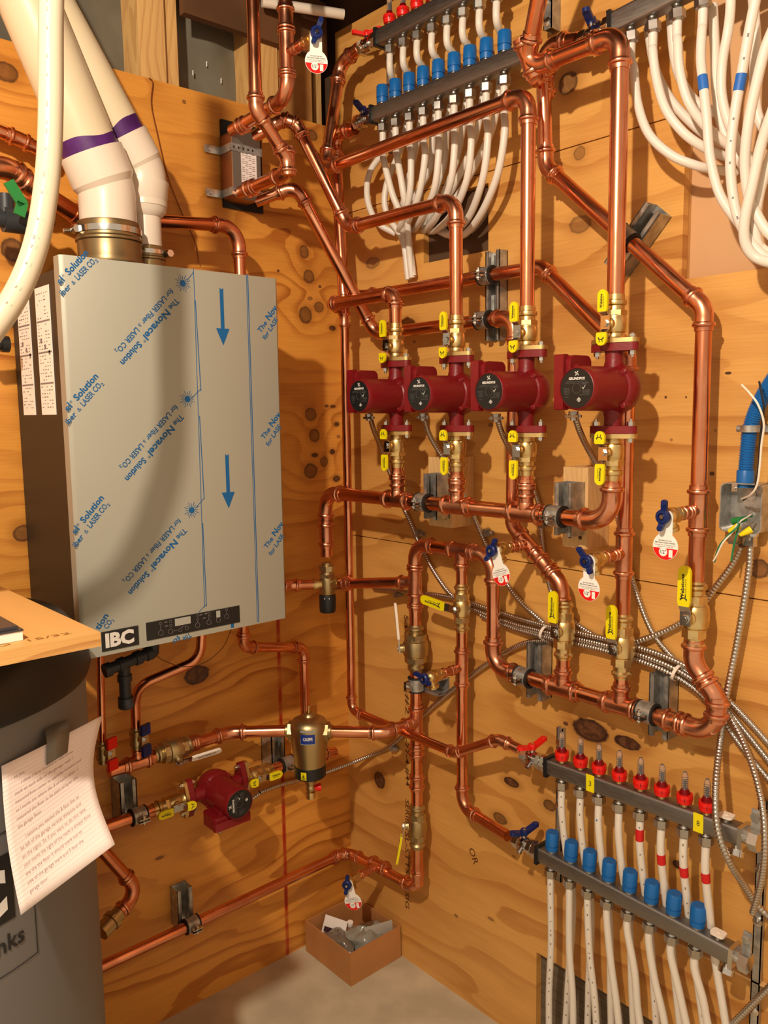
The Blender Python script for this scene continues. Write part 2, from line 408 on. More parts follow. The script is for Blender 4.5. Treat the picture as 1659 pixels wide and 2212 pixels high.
board('wall_stud', (-.14, yy(553), ztop-.05), (-.02, yy(609), 2.718), 'pale stud at the right edge of the right grey bay', STUD, 'stud')
board('wall_stud', (-.14, yy(612), ztop-.05), (-.025, yy(684), 2.718), 'brownish rough timber beside the corner, left of the dark gap', mat('rough_timber', hexc(176,124,66), .7, noise=.3, scale=8), 'stud')
board('wall_stud', (-.14, yy(706), ztop-.05), (-.06, yy(722), 2.718), 'slim timber edge set back inside the dark corner gap', STUD, 'stud')
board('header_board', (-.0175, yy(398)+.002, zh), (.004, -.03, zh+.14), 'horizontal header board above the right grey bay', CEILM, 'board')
for (a, b, lab) in ((0, 309, 'grey translucent sheeting filling the bay behind the white vent pipes'), (398, 553, 'grey translucent sheeting in the bay above the heat exchanger')):
    t = thing('vapour_barrier', lab, 'plastic sheet', (-.1, (yy(a)+yy(b))/2, ztop-.05), 'grey plastic sheeting in the wall bays')
    q = MB(); n = 22
    y0, y1 = yy(a), yy(b); z0, z1 = ztop-.05, 2.715
    vs = []; fs = []
    for i in range(n+1):
        for j in range(n+1):
            vs.append((-.095+.004*math.sin(i*.45+j*.15)+.002*math.sin(j*.6+i*.2), y0+(y1-y0)*i/n, z0+(z1-z0)*j/n))
    for i in range(n):
        for j in range(n): k = i*(n+1)+j; fs.append((k, k+n+1, k+n+2, k+1))
    q.add(vs, fs); q.build('sheet', POLYG, t)
    q = MB()
    for k in range(3): 
        yk = y0+(y1-y0)*(.35+.2*k); q.box((-.088, yk-.0005, z0+.12+.03*(k%2)), (-.084, yk+.0005, z0+.132+.03*(k%2)))
    q.build('staple', WHITE, t)
# joists and pipes overhead
for i, (x0, lab) in enumerate(((.42,'ceiling joist nearest the corner above the heat exchanger'),(.86,'second ceiling joist out from the corner'),(1.3,'third ceiling joist, nearest the camera'))):
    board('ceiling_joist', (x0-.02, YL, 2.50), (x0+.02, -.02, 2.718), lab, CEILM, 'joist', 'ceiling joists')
q = MB(); a = FZ(566,4,2.5); b = FZ(742,31,2.5)
d = (b-a).normalized()
q.sweep([a, b], .012); o = q.build('overhead_pipe', PVCW); c = a.copy(); o.data.transform(Matrix.Translation(-c)); o.location = c
tag(o, 'white plastic pipe running under the ceiling near the corner', 'pipe')

# stamp lettering and scribbles on the plywood (children of the wall)
WR = bpy.data.objects['wall_right']; WL = bpy.data.objects['wall_left']
q = MB(); xs = RW(877,1700).x
N = -Y
def vtext(q, s, px, py0, py1, bold=.01):
    z0 = RW(px,py0).z; z1 = RW(px,py1).z; x = RW(px,(py0+py1)/2).x
    q.text(s, V((x,-.0004,z0)), V((x,-.0004,z1)), N, h=.014, bold=bold)
for s, a, b in (('#2',1500,1545),('1-77-4 #44',1590,1700),('SERIES',1730,1790),('SL-STTS',1800,1890),('SIG',1930,1965),('+',1400,1425),('STS',1330,1380)):
    q2 = 884 if a > 1490 else 882
    z0 = RW(q2,b).z; z1 = RW(q2,a).z; x = RW(q2-8,(a+b)/2).x
    q.text(s, V((x,-.0004,z1)), V((x,-.0004,z0)), N, h=.015, bold=.01)
q.text('OR', V((RW(1012,1845).x,-.0004,RW(1018,1836).z)), V((RW(1024,1860).x,-.0004,RW(1024,1868).z)), N, h=.02, bold=.005)
o = q.build('stamp_lettering', BROWNI, WR)

# ------------------------------------------------------------------ copper pipework
def beadr(d, r):
    """radius of a press fitting at distance d from its open end"""
    x = d/r
    pr = [(0,1.07),(.03,1.13),(.42,1.14),(.5,1.16),(.6,1.36),(.8,1.42),(1.0,1.36),(1.12,1.15),(1.3,1.13),(99,1.13)]
    for (a, ra), (b, rb) in zip(pr, pr[1:]):
        if x <= b: return r*(ra+(rb-ra)*(x-a)/(b-a))
    return r*1.13
def fitpath(m, path, r, ends=(True,True), n=20, r2=None):
    P = [V(p) for p in path]; cum = [0]
    for a, b in zip(P, P[1:]): cum.append(cum[-1]+(b-a).length)
    T = cum[-1]; st = set(cum)
    marks = [0,.03,.42,.5,.6,.7,.8,.9,1.0,1.12,1.3]
    if ends[0]: st |= {k*r for k in marks if k*r < T/2}
    if ends[1]: st |= {T-k*r for k in marks if k*r < T/2}
    st = sorted(st); out = []; rr = []; last = -1
    for s in st:
        if s-last < 1e-5: continue
        last = s
        i = 0
        while i < len(cum)-2 and cum[i+1] < s: i += 1
        L = cum[i+1]-cum[i]; out.append(P[i]+(P[i+1]-P[i])*((s-cum[i])/L if L > 0 else 0))
        d = min(s if ends[0] else 99, T-s if ends[1] else 99); rr.append(beadr(d, r))
    m.sweep(out, rr, n)
def arc(P, d1, d2, Rb, k=9):
    """points of the bend at P between travel directions d1 and d2; returns list and tangent length"""
    th = d1.angle(d2); T = Rb*math.tan(th/2); a = P-d1*T
    nrm = (d2-d1*d1.dot(d2)).normalized(); c = a+nrm*Rb
    return [c - nrm*Rb*math.cos(th*i/k) + d1*Rb*math.sin(th*i/k) for i in range(k+1)], T
def run(parent, pts, r, Rb=None, S=None, bends=(), ends=(0,0), cm=None, fm=None, soft=None, coup=()):
    """straight copper pipes joined by press elbows at every corner of the polyline"""
    cm = cm or COPPER; fm = fm or COPPERD; P = [V(p) for p in pts]; Rb = Rb or 2.4*r; S = 1.75*r if S is None else S
    prev = P[0]; cuts = []
    for i in range(1, len(P)-1):
        d1 = (P[i]-P[i-1]).normalized(); d2 = (P[i+1]-P[i]).normalized()
        A, T = arc(P[i], d1, d2, soft if i in bends and soft else Rb)
        if i in bends:
            m = MB(); 
            cuts.append(('bend', A)); continue
        m = MB(); fitpath(m, [A[0]-d1*S]+A+[A[-1]+d2*S], r); m.build('elbow', fm, parent)
        cuts.append(('elbow', A))
    # pipes between elbows, soft bends stay in one pipe
    cur = [P[0]]
    for i, (k, A) in enumerate(cuts):
        if k == 'bend': cur += A
        else:
            cur.append(A[0]); m = MB(); m.sweep(cur, r, 18); m.build('pipe', cm, parent); cur = [A[-1]]
    cur.append(P[-1]); m = MB(); m.sweep(cur, r, 18); m.build('pipe', cm, parent)
    for (p, d, L) in coup: coupling(parent, p, d, r, L)
def coupling(parent, p, d, r, L=None, name='coupling'):
    L = L or 4.4*r; d = d.normalized(); m = MB(); fitpath(m, [p-d*L/2, p+d*L/2], r); return m.build(name, COPPERD, parent)
def tee(parent, p, d, b, r, rb=None, L=None, Lb=None):
    rb = rb or r; L = L or 2.6*r; Lb = Lb or (1.2*r+1.9*rb); d = d.normalized(); b = b.normalized()
    m = MB(); fitpath(m, [p-d*L, p+d*L], r)
    q = MB(); fitpath(q, [p+b*(.3*r), p+b*Lb], rb, (False,True)); m.add(q.v, q.f)
    m.lathe(p+b*(.3*r), b, [(0,1.22*rb),(.75*r,1.22*rb),(1.05*r,1.13*rb)], 20, False)
    return m.build('tee', COPPERD, parent)
def copper(label, pts, r, group=None, **kw):
    c = V(pts[0]); t = thing('copper_pipe', label, 'pipe', c, group); run(t, pts, r, **kw); return t

# ------------------------------------------------------------------ valves
def grip(t, o, A, B, N, L, w, th, text, small, textm=INK, gm=YELLOW, name='grip', taper=0, icon=None, flip=False):
    """rubber grip starting at o, running L along A, w wide along B, facing N"""
    m = MB(); k = 8
    pl = [(0,-w*.42),(L*.12,-w/2)]+[(L-w*.5+w*.5*math.cos(a), w*.5*math.sin(a)) for a in [(-90+180*i/k)*PI/180 for i in range(k+1)]]+[(L*.12,w/2),(0,w*.42)]
    m.prism(pl, o-N*th/2, A, B, N, th)
    g_ = m.build(name, gm, t)
    q = MB(); f = o+N*(th/2+.0003)
    if text:
        a = f+A*L*(.93 if flip else .12)-B*w*(-.12 if flip else .12)*1; b = f+A*L*(.36 if flip else .82)-B*w*(-.12 if flip else .12)
        d = (b-a).normalized(); upv = N.cross(d)
        a = f+A*(L*.16)+B*0; b = f+A*(L*.80)
        if flip: a, b = b, a
        d = (b-a).normalized(); upv = N.cross(d)
        q.text(text, a-upv*w*.02, b-upv*w*.02, N, h=w*.26, bold=.03)
        q.text(small or 'FORGED BRASS', a-upv*w*.2+d*L*.05, b-upv*w*.2-d*L*.12, N, h=w*.1)
    if icon:
        c = f+A*(L*icon)
        ar = []
        for i in range(9):
            an = (200+140*i/8)*PI/180; ar.append(c+A*(math.cos(an)*0-math.sin(an)*w*.22-w*.12)+B*(math.cos(an)*w*.24))
        q.sweep(ar, w*.035, 5)
        for sg in (-1,1):
            e = c+A*(w*.06*0-w*.02)+B*sg*w*.24; q.obox(e+A*w*.12*0, A*w*.09, B*w*.035, N*.0002)
            q.obox(c+A*w*.22+B*sg*w*.15, A*w*.11, B*w*.03, N*.0002)
    if q.v: q.build('lettering', textm, g_)
    return g_

def ball_valve(label, p, d, stem, hd, r, L, hl, hw=.022, text='Webstone', body=BRASS, gm=YELLOW, name='ball_valve', pitch=.035, thk=.006, gstart=.25, icon=.18, flip=False, small=None, cat='valve', group=None, scale=1.0):
    """full-port valve: body along d, stem along stem, lever laid along hd"""
    t = thing(name, label, cat, p, group); d = d.normalized(); stem = stem.normalized(); hd = hd.normalized(); k = r*scale
    m = MB(); h = L/2
    pr = [(-h,1.08*r),(-h+.3*r,1.13*r),(-h+.5*r,1.36*r),(-h+.8*r,1.4*r),(-h+1.1*r,1.14*r),(-h*.62,1.14*r),(-h*.58,1.35*k),(-h*.34,1.42*k),(-h*.30,1.62*k),(-h*.1,1.72*k),(h*.12,1.72*k),(h*.3,1.6*k),(h*.34,1.42*k),(h*.58,1.36*k),(h*.62,1.14*r),(h-1.1*r,1.14*r),(h-.8*r,1.4*r),(h-.5*r,1.36*r),(h-.3*r,1.13*r),(h,1.08*r)]
    m.lathe(p, d, pr, 24)
    for s in (-1,1): m.hexa(p+d*s*h*.36, p+d*s*h*.6, 1.5*k, 8)
    m.lathe(p, stem, [(0,1.0*r),(1.7*k,.95*r),(1.75*k,.75*r),(2.1*k,.72*r)], 16)
    m.build('body', body, t)
    b = MB(); s0 = p+stem*2.1*k; b.cyl(s0, s0+stem*.5*r, .32*r); b.hexa(s0+stem*.15*r, s0+stem*.45*r, .55*r); b.build('stem_nut', CHROME, t)
    lv = MB(); c = s0+stem*.12*r; w = hd.cross(stem).normalized(); q = hw*.42
    k1 = c+hd*(hl*gstart*.55); k2 = c+hd*(hl*gstart)+stem*(pitch*.3)
    lv.obox((c-hd*.012+k1)/2, (k1-(c-hd*.012))/2, w*q, stem*.0012)
    lv.obox((k1+k2)/2, (k2-k1)/2, w*q, (k2-k1).cross(w).normalized()*.0012)
    k3 = k2+hd*(hl*(1-gstart)*.3); lv.obox((k2+k3)/2, (k3-k2)/2, w*q, stem*.0012)
    lv.build('lever', CHROME, t)
    grip(t, k2, hd, w, stem, hl*(1-gstart), hw, thk, text, small, gm=gm, icon=icon, flip=flip)
    return t

def drain_valve(label, p, d, down=-Z, r=.011, L=.07, tagged=True, hrot=0.3, short=True, tagrot=0.0, face=None, group='blue handled drain valves', tagdown=None, hcol=None):
    """half-inch drain: copper stub p -> along d, brass body, blue butterfly handle at the end, paper tag"""
    t = thing('drain_valve', label, 'valve', p, group); d = d.normalized()
    face = (face or d).normalized()
    m = MB(); fitpath(m, [p, p+d*L*.42], r*.8); m.build('copper_stub', COPPERD, t)
    b = MB(); e = p+d*L*.40
    b.lathe(e, d, [(0,r*.9),(.004,r*1.15),(.012,r*1.15),(.014,r*.9),(.018,r*.9)], 18); b.hexa(e+d*.014, e+d*.026, r*1.35)
    c = e+d*.036
    b.sphere(c, r*1.25, 10)
    u = (down-d*down.dot(d)).normalized(); b.lathe(c, (u*.9+d*-.25), [(0,r*.95),(r*1.8,r*.95),(r*1.85,r*1.2),(r*2.5,r*1.2),(r*2.5,r*.8),(r*2.0,r*.78)], 18)
    b.build('body', BRASS, t)
    f = c+face*(r*1.2); hh = MB(); A, B = perp(face); 
    if abs(face.z) < .9: A = (Z-face*face.z).normalized(); B = face.cross(A)
    hd = A*math.cos(hrot)+B*math.sin(hrot); wd = face.cross(hd)
    hh.lathe(f, face, [(0,r*.75),(r*.5,r*1.15),(r*1.1,r*1.15),(r*1.3,r*.95),(r*1.32,r*.6),(r*1.05,r*.55)], 20)
    for s, l in ((1,1.0),(-1,.8)):
        a0 = f+face*r*.7+hd*s*r*.8; a1 = f+face*r*1.1+hd*s*r*2.3*l
        hh.obox((a0+a1)/2, (a1-a0)/2, wd*r*.45, face*r*.3)
        hh.cyl(a1-face*r*.3, a1+face*r*.3, r*.45, n=12)
    hh.build('handle', hcol or BLUED, t)
    s_ = MB(); s_.cyl(f+face*r*1.0, f+face*r*1.4, r*.32, n=12); s_.build('screw', CHROME, t)
    if tagged:
        T = f-face*.0015; dn = -(Z-face*face.z).normalized(); dn = (dn*math.cos(tagrot)+face.cross(dn)*math.sin(tagrot)).normalized(); sd = face.cross(dn).normalized(); tilt = face
        R_ = .0235; L0 = .052
        pl = []
        w = .0125
        for i in range(9):
            a = PI/2+PI*i/8*1; pl.append((-w*math.cos(a-PI/2)*1, -w*math.sin(a-PI/2)*.9))
        # outline: rounded top, narrow neck, round disc
        pl = [(w*math.cos(PI*i/8), -.9*w*math.sin(PI*i/8)) for i in range(9)]
        a0 = math.asin(w/R_)
        pl += [(-R_*math.sin(a0+(2*PI-2*a0)*i/24), L0-R_*math.cos(a0+(2*PI-2*a0)*i/24)) for i in range(25)]
        g_ = MB(); g_.prism(pl, T, sd, dn, face, .0006); card = g_.build('tag', WHITE, t)
        e1 = T+face*.0008
        q = MB(); half = [(R_*.97*math.cos(PI*i/14), L0+R_*.97*math.sin(PI*i/14)*1+.0035) for i in range(15)]
        half = [(x*(.99 if y > L0+.006 else 1), min(y, L0+math.sqrt(max(0,(R_*.98)**2-x*x)))) for x, y in half]
        q.prism(half, e1, sd, dn, face, .0002); q.build('red_band', REDP, card)
        q = MB(); q.prism([(x-.0035, L0+y+.0095) for x, y in circ(.0078,20)], e1+face*.0003, sd, dn, face, .0002)
        q.prism([(x+.0105, L0+.0115+y) for x, y in ((-.0035,-.0065),(.0035,-.0065),(.0035,.0065),(-.0035,.0065))], e1+face*.0003, sd, dn, face, .0002); q.build('white_patch', WHITE, card)
        q = MB(); N_ = face; rt = N_.cross(dn)*1.0
        rt = sd
        def tx(s, cx, cy, wd_, h, bold=.01): 
            c_ = e1+face*.0007+dn*cy+rt*cx; q.text(s, c_-rt*wd_/2, c_+rt*wd_/2, N_, h=h, bold=bold)
        sg = 1 if rt.dot(sd) > 0 else -1
        tx('1/2"', -.0035*sg, L0+.0125, .011, .0062)
        tx('Brass Boiler Drain Valve', 0, L0-.0095, .024, .0018); tx('Male Thread X Solder Connection', 0, L0-.0055, .037, .0022)
        tx('For potable water and heating system use', 0, L0-.002, .040, .0012); tx('maximum 125 psi', 0, L0+.001, .03, .0012)
        q.build('lettering', INK, card)
    return t
# ------------------------------------------------------------------ circulator pumps
def oval(a, w, k=10):
    """flange outline: two bolt lobes at +-a with half width w"""
    o = []
    for s in (1,-1):
        for i in range(k+1):
            an = (-70+140*i/k)*PI/180; o.append((s*(a+.0115*math.cos(an)), s*.0115*math.sin(an)))
        for i in range(3):
            an = (60+30*i)*PI/180; o.append((s*w*math.cos(an), s*w*math.sin(an)))
    return o
def pump(label, c, F, U, group='red circulator pumps in a row'):
    F = F.normalized(); U = U.normalized(); Rt = U.cross(F); t = thing('circulator_pump', label, 'pump', c-U*.08, group)
    m = MB()
    m.lathe(c-F*.034, F, [(0,.022),(.004,.034),(.012,.043),(.022,.046),(.038,.046),(.046,.043),(.05,.040)], 32)
    m.lathe(c, U, [(-.074,.017),(-.05,.0165),(-.03,.021),(.03,.021),(.05,.0165),(.074,.017)], 24)
    m.lathe(c+Rt*.012, U, [(-.045,.006),(-.03,.026),(.03,.026),(.045,.006)], 18)
    m.build('volute', RED, t)
    m = MB(); m.lathe(c+F*.010, F, [(0,.041),(.003,.043),(.006,.0395),(.092,.0385),(.098,.0378),(.103,.0355),(.1035,.0345),(.1005,.0335)], 40)
    for sx in (-1,1):
        for sz in (-1,1):
            o = c+Rt*.030*sx+U*.0295*sz+F*.012
            m.lathe(o, F, [(0,.0055),(.006,.0055),(.007,.0032)], 10)
    m.build('motor_housing', RED, t)
    for s in (1,-1):
        m = MB(); m.prism(oval(.036,.0245), c+U*s*.0665, Rt, F, U*s, .0135); m.build('flange', RED, t)
        for k in (1,-1):
            b = MB(); o = c+Rt*.036*k+U*s*.0665
            b.hexa(o-U*s*.0075, o-U*s*.0002, .0068); b.cyl(o-U*s*.012, o+U*s*.03, .0033, n=10); b.hexa(o+U*s*.0225, o+U*s*.0285, .0064)
            b.build('bolt', CHROME, t)
    # terminal box on the side opposite Rt
    m = MB(); o = c+U*.012+F*.068-Rt*.056
    pl = rrect(.062, .094, .013, 5)
    m.prism(pl, o-F*.004, F*-1, U, Rt, .030); m.build('terminal_box', RED, t)
    m = MB(); m.prism(rrect(.016,.098,.004,2), o+F*.026, F*-1, U, Rt, .020)
    m.obox(o+F*.000+Rt*.034-U*.006, F*.018, U*.036, Rt*.006); m.build('box_cover', RED, t)
    f = c+F*.1112
    m = MB(); m.prism(circ(.0338,40), f, Rt, U, F, .0012); pl_ = m.build('nameplate', BLACK, t)
    q = MB(); e = f+F*.0015
    q.text('GRUNDFOS', e-Rt*.0165+U*.0148, e+Rt*.0165+U*.0148, F, h=.0042, bold=.045)
    for a in (45, 135, 225, 315):
        dx = math.cos(a*PI/180); dy = math.sin(a*PI/180); o = e+U*.0255
        q.sweep([o+Rt*dx*.0008+U*dy*.001, o+Rt*(dx*.0035-dy*.001)+U*(dy*.0035+dx*.0012), o+Rt*dx*.0046+U*dy*.0052], [.0009,.0008,.0004], 6)
    q.sweep([e+Rt*.011+U*.002, e+Rt*.0135-U*.001, e+Rt*.018+U*.005], [.0005,.0008,.0004], 5)
    for i, wd in enumerate((.002,.006,.009,.004)): q.obox(e+Rt*.005-U*(.016+i*.002), Rt*wd/2, U*.0006, F*.0001)
    q.build('lettering', WHITEI, pl_)
    q = MB()
    def tl(s, x0, x1, y, h=.0018): q.text(s, e+Rt*x0+U*y, e+Rt*x1+U*y, F, h=h)
    tl('WATER CIRCULATING PUMP   TYPE', -.021, .022, .0108); tl('MODEL UP15-58FC', -.024,-.004,.0082); tl('P/N 59896341', .004,.025,.0082); tl('SERIES A', .010,.022,.0062)
    for i in range(5): tl('115V 60Hz 0.75A', -.028+.0005*i, -.014, .000-i*.0026, .0015)
    for i in range(3): tl('87W 2900RPM', .012, .027, -.004-i*.0026, .0015)
    tl('MADE IN USA', .006,.026,-.0120,.0015); tl('PC 0514', -.024,-.016,-.0152,.0015)
    for rr_ in (.0085,):
        P_ = [e+Rt*rr_*math.cos(a*PI/12)+U*(rr_*math.sin(a*PI/12)) for a in range(25)]; q.sweep(P_, .00022, 4, False)
    q.build('small_print', GREYI, pl_)
    return t
def flange_valve(label, p, d, F, Rt, group='brass isolation valves at the pump flanges', end=.086, k=1.0):
    """isolation valve bolted to a pump flange at p, running along d; lever parallel to d"""
    t = thing('isolation_valve', label, 'valve', p, group); d = d.normalized(); F = F.normalized()
    m = MB(); m.prism(oval(.036,.0245), p+d*.0008, Rt, F, d, .0078); m.build('mounting_flange', BRASS, t)
    r = .0143
    m = MB(); m.lathe(p+d*.008, d, [(0,.0195),(.004,.0165),(.010,.0165),(.012,.0195),(.016,.0208),(.036,.0208),(.038,.0195),(.041,.0195),(.042,.0182),(.050,.0172),(.053,.0160),(.058,.0160),(.060,.0195),(.0635,.0200),(.067,.0195),(.0685,.0163),(end-.008,.0160)], 26)
    m.hexa(p+d*.049, p+d*.058, .0208)
    m.lathe(p+d*.034, F, [(0,.012),(.024,.0115),(.0245,.009),(.029,.0088)], 16)
    m.build('body', BRASS, t)
    c = p+d*.034+F*.029
    b = MB(); b.cyl(c, c+F*.007, .0038); b.hexa(c+F*.003, c+F*.0068, .0068); b.build('stem_nut', CHROME, t)
    lv = MB(); w = Rt
    k1 = c+d*.014+F*.001; k2 = c+d*.021+F*.010; j1 = c-d*.010+F*.001; j2 = c-d*.017+F*.012
    lv.obox(c+F*.0015+d*.002, d*.013, w*.0092, F*.001)
    for a, bb in ((k1,k2),(j1,j2)):
        dd = (bb-a); lv.obox((a+bb)/2, dd/2, w*.007, dd.cross(w).normalized()*.001)
    lv.obox(k2+d*.008, d*.010, w*.006, F*.001); lv.obox(j2-d*.005, d*.006, w*.006, F*.001)
    lv.build('lever', CHROME, t)
    grip(t, k2-d*.001, d, w, F, .038, .0195, .005, 'Webstone', 'FORGED BRASS')
    grip(t, j2+d*.001, -d, w, F, .023, .0205, .005, None, None, icon=.45)
    return t

PAX = []; zt, zb = 1.6285, 1.4685; POFF = .14
for (a, b) in ((855,775),(986,762),(1138,757),(1328,737)): PAX.append(RW(a,b,POFF).x)
pcz = (zt+zb)/2
names = ['furthest from the camera and nearest the wall corner', 'second from the corner, between two neighbours', 'third from the corner, above the strap clamp gap', 'nearest the camera, under the tallest copper riser']
pl = ['red circulator pump with black dial, first from the room corner', 'red circulator pump second from the corner, beneath the short looped copper pipe', 'red circulator pump third from the corner, left of the largest one', 'rightmost and largest looking red circulator pump in the wall row']
p0 = pump(pl[0], V((PAX[0], -POFF, pcz)), -Y, Z)
for i in (1,2,3): dup(p0, V((PAX[i]-PAX[0], 0, 0)), pl[i])
vt = flange_valve('brass isolation valve on top of the pump nearest the corner', V((PAX[0],-POFF,pcz+.08)), Z, -Y, X)
vb = flange_valve('brass isolation valve under the pump nearest the corner', V((PAX[0],-POFF,pcz-.08)), -Z, -Y, X)
od = ['second pump from the corner','third pump from the corner','rightmost wall pump']
for i in (1,2,3):
    dup(vt, V((PAX[i]-PAX[0],0,0)), 'brass isolation valve on top of the '+od[i-1]); dup(vb, V((PAX[i]-PAX[0],0,0)), 'brass isolation valve under the '+od[i-1])

# ------------------------------------------------------------------ copper runs on the right wall
R1 = .0143; R34 = .0111; R114 = .0172
zvt = pcz+.08+.078; zvb = pcz-.08-.078
def P(i, z): return V((PAX[i], -POFF, z))
zH5 = 1.306
# V1: the long vertical from the upper return manifold down past the corner
v1 = RW(748,900,.10); zt1 = up(v1, 300).z
z1b = 0.717
e1 = V((v1.x, v1.y, z1b))
k1 = ax(e1, 985)
k2 = RW(1078,1597,.11); k3 = RW(1122,1618,.10)
copper('long thin copper riser beside the corner, turning out to the red-handled valve', [V((v1.x, v1.y, RW(745,655,.10).z)), e1, V((RW(985,1625,.10).x,-.102,.717)), k2, k3], R34, Rb=.026, coup=[(up(v1,690), Z, None)])
# upper manifold return elbow and downpipe
zr = RW(815,245,.08).z; zs = RW(840,75,.08).z
a = RW(755,285,.08); a.z = zr-.012
dn = RW(724,330,.08)
copper('copper downpipe from the blue valve of the upper manifold to the corner riser', [RW(768,278,.08), V((dn.x,-.08,RW(724,288,.08).z)), V((v1.x,-.10,RW(738,660,.10).z))], R1, Rb=.03)
# pump risers
t = copper('copper riser of the pump nearest the corner, hooking back to the wall riser', [P(0,zvt), P(0,RW(855,634,POFF).z), V((v1.x-.004,-POFF-.004,RW(855,634,POFF).z)), V((v1.x-.004,-.10,RW(855,634,POFF).z))], R1, Rb=.022, S=.012)
tee(t, V((v1.x,-.10,RW(855,634,POFF).z)), Z, -Y, R34*1.1, R1*.9, Lb=.03)
zH2 = 1.953
p_top = LW(553,433,.04)
t = copper('copper riser of the second pump, looping to the upper right port of the heat exchanger', [P(1,zvt), P(1,zH2), RW(752,492,POFF), LW(640,268,.12)+V((0,0,.0)), LW(612,258,.10), LW(545,298,.045)], R1, Rb=.034)
zH1 = 2.111
e = RW(702,362,POFF)
copper('copper riser of the third pump, running level to the red upper valve', [P(2,zvt), P(2,zH1), V((e.x,-POFF,zH1)), RW(735,140,.085), RW(775,104,.085)], R1, Rb=.033, coup=[(RW(699,338,POFF)+V((0,.01,.0)), RW(735,140,.085)-e, .05)])
zH4 = 2.154
e = RW(1150,146,POFF)
copper('tallest copper riser above the rightmost pump, bending left then out of the top', [P(3,zvt), P(3,zH4), V((e.x,-POFF,zH4)), RW(1140,120,.15), RW(1203,-200,.23)], R1*1.08, Rb=.034)
# riser 5 from the upper right manifold
v5 = RW(1180,260,.06)
d5a = RW(1192,382,.06); d5b = RW(1519,678,.06)
v5b = RW(1508,1100,.06)
t5 = copper('copper riser with a long diagonal from the right manifold to its ball valve', [RW(1250,86,.085), RW(1172,100,.075), V((v5.x,-.06,RW(1180,360,.06).z)), V((v5b.x,-.06,RW(1514,665,.06).z)), V((v5b.x,-.06,RW(1505,1262,.06).z))], R1, Rb=.036)
tee(t5, V((v5b.x,-.06,RW(1507,1103,.06).z)), Z, -Y, R1*1.02, .0085, L=.046)
tee(t5, V((v5.x,-.06,RW(1178,178,.06).z)), Z, -Y, R1, R1*.9, L=.03)
# horizontal H3 / riser 4
v4 = RW(1352,1000,.06)
h3 = RW(1150,576,.06)
t4 = copper('upper level copper run behind the pumps, slanting down to a riser on the right', [V((v1.x,-.10,h3.z+.002)), V((v1.x,-.045,h3.z+.002)), V((h3.x+.01,-.045,h3.z)), V((v4.x,-.06,RW(1352,762,.06).z)), V((v4.x,-.06,RW(1340,1335,.06).z))], R1, Rb=.036)
tee(t4, V((v4.x,-.06,RW(1347,1195,.06).z)), Z, -Y, R1, .0085, L=.05)
# H4: lower level run, behind pumps 1-3
h4 = RW(1068,685,.06); h4z = 1.71; v3x = RW(1107,1000,.06).x
d1a = LW(640,410,.10); d1b = RW(806,712,.06)
t3 = copper('copper run from the heat exchanger lower port, sloping down behind the pumps', [LW(553,435,.045), LW(640,402,.12), RW(812,722,.055), V((v3x,-.055,h4z)), V((v3x,-.06,RW(1110,1135,.06).z)), V((RW(1213,1268,.06).x,-.06,RW(1213,1262,.06).z)), V((RW(1213,1268,.06).x,-.06,RW(1216,1320,.06).z))], R1, Rb=.034)
dd = V((RW(1213,1268,.06).x,-.06,RW(1213,1262,.06).z))-V((v3x,-.06,RW(1110,1135,.06).z))
tp = V((v3x,-.06,RW(1110,1135,.06).z))+dd*.33
tee(t3, tp, dd, -Y, R1, .0085, L=.036)
coupling(t3, V((v3x,-.06,RW(1110,1135,.06).z))+dd*.68, dd, R1, .05)

# pump header below the pumps
hx0 = RW(703,1090,POFF).x
mixz = 1.062
t = copper('stout copper header joining the bottoms of the four wall pumps', [V((hx0,-POFF,mixz+.075)), V((hx0,-POFF,zH5)), V((PAX[3],-POFF,zH5)), P(3,zvb)], R1*1.12, Rb=.045, coup=[(V((hx0,-POFF,1.195)), Z, .075)])
for i in (0,1,2):
    tee(t, P(i,zH5), X, Z, R1*1.14, R1*.98, L=.046)
    m = MB(); m.cyl(P(i,zH5), P(i,zvb), R1); m.build('pipe', COPPER, t)
    coupling(t, P(i,(zH5+zvb)/2+.012), Z, R1, .03)
# ------------------------------------------------------------------ mixing valve
mc = V((hx0,-POFF,mixz))
v6 = RW(900,1640,.06); v6x = v6.x
tz = RW(897,1257,.06).z
dr = (V((v6x,-.06,tz))-mc); dr.normalize()
t = thing('mixing_valve', 'brass thermostatic mixing valve with black cap beside the corner riser', 'valve', mc)
m = MB(); m.lathe(mc, Z, [(-.028,.0185),(-.024,.021),(.006,.0205),(.012,.020),(.018,.0195),(.028,.0165),(.038,.016)], 24)
m.hexa(mc+Z*.036, mc+Z*.050, .021, 8); m.cyl(mc+Z*.048, mc+Z*.058, .0135); m.hexa(mc+Z*.018, mc+Z*.028, .0215)
m.build('body', BRASSD, t)
for s in (1,-1):
    m = MB(); dd = dr if s > 0 else (LW(625,1264,.055)-mc).normalized(); m.lathe(mc, dd, [(.015,.012),(.026,.012),(.026,.0155),(.038,.0155),(.038,.012),(.042,.0115)], 18); m.build('union_nut', BRASS, t)
m = MB(); m.lathe(mc-Z*.028, -Z, [(0,.0215),(.004,.0225),(.03,.0225),(.044,.0215),(.047,.020)], 24); cap = m.build('cap', BLACK, t)
q = MB()
for a_ in (-.006, .006): q.obox(mc-Z*.037+CF*-.0232+CR*a_, CR*.0009, Z*.0016, CF*.0006)
q.build('mark', WHITEI, cap)
copper('short copper pipe from the mixing valve to the tall tee on the right', [mc+dr*.04, V((v6x,-.06,tz))], R1*.95, coup=[])
lp = LW(625,1264,.055); ld = (lp-mc).normalized()
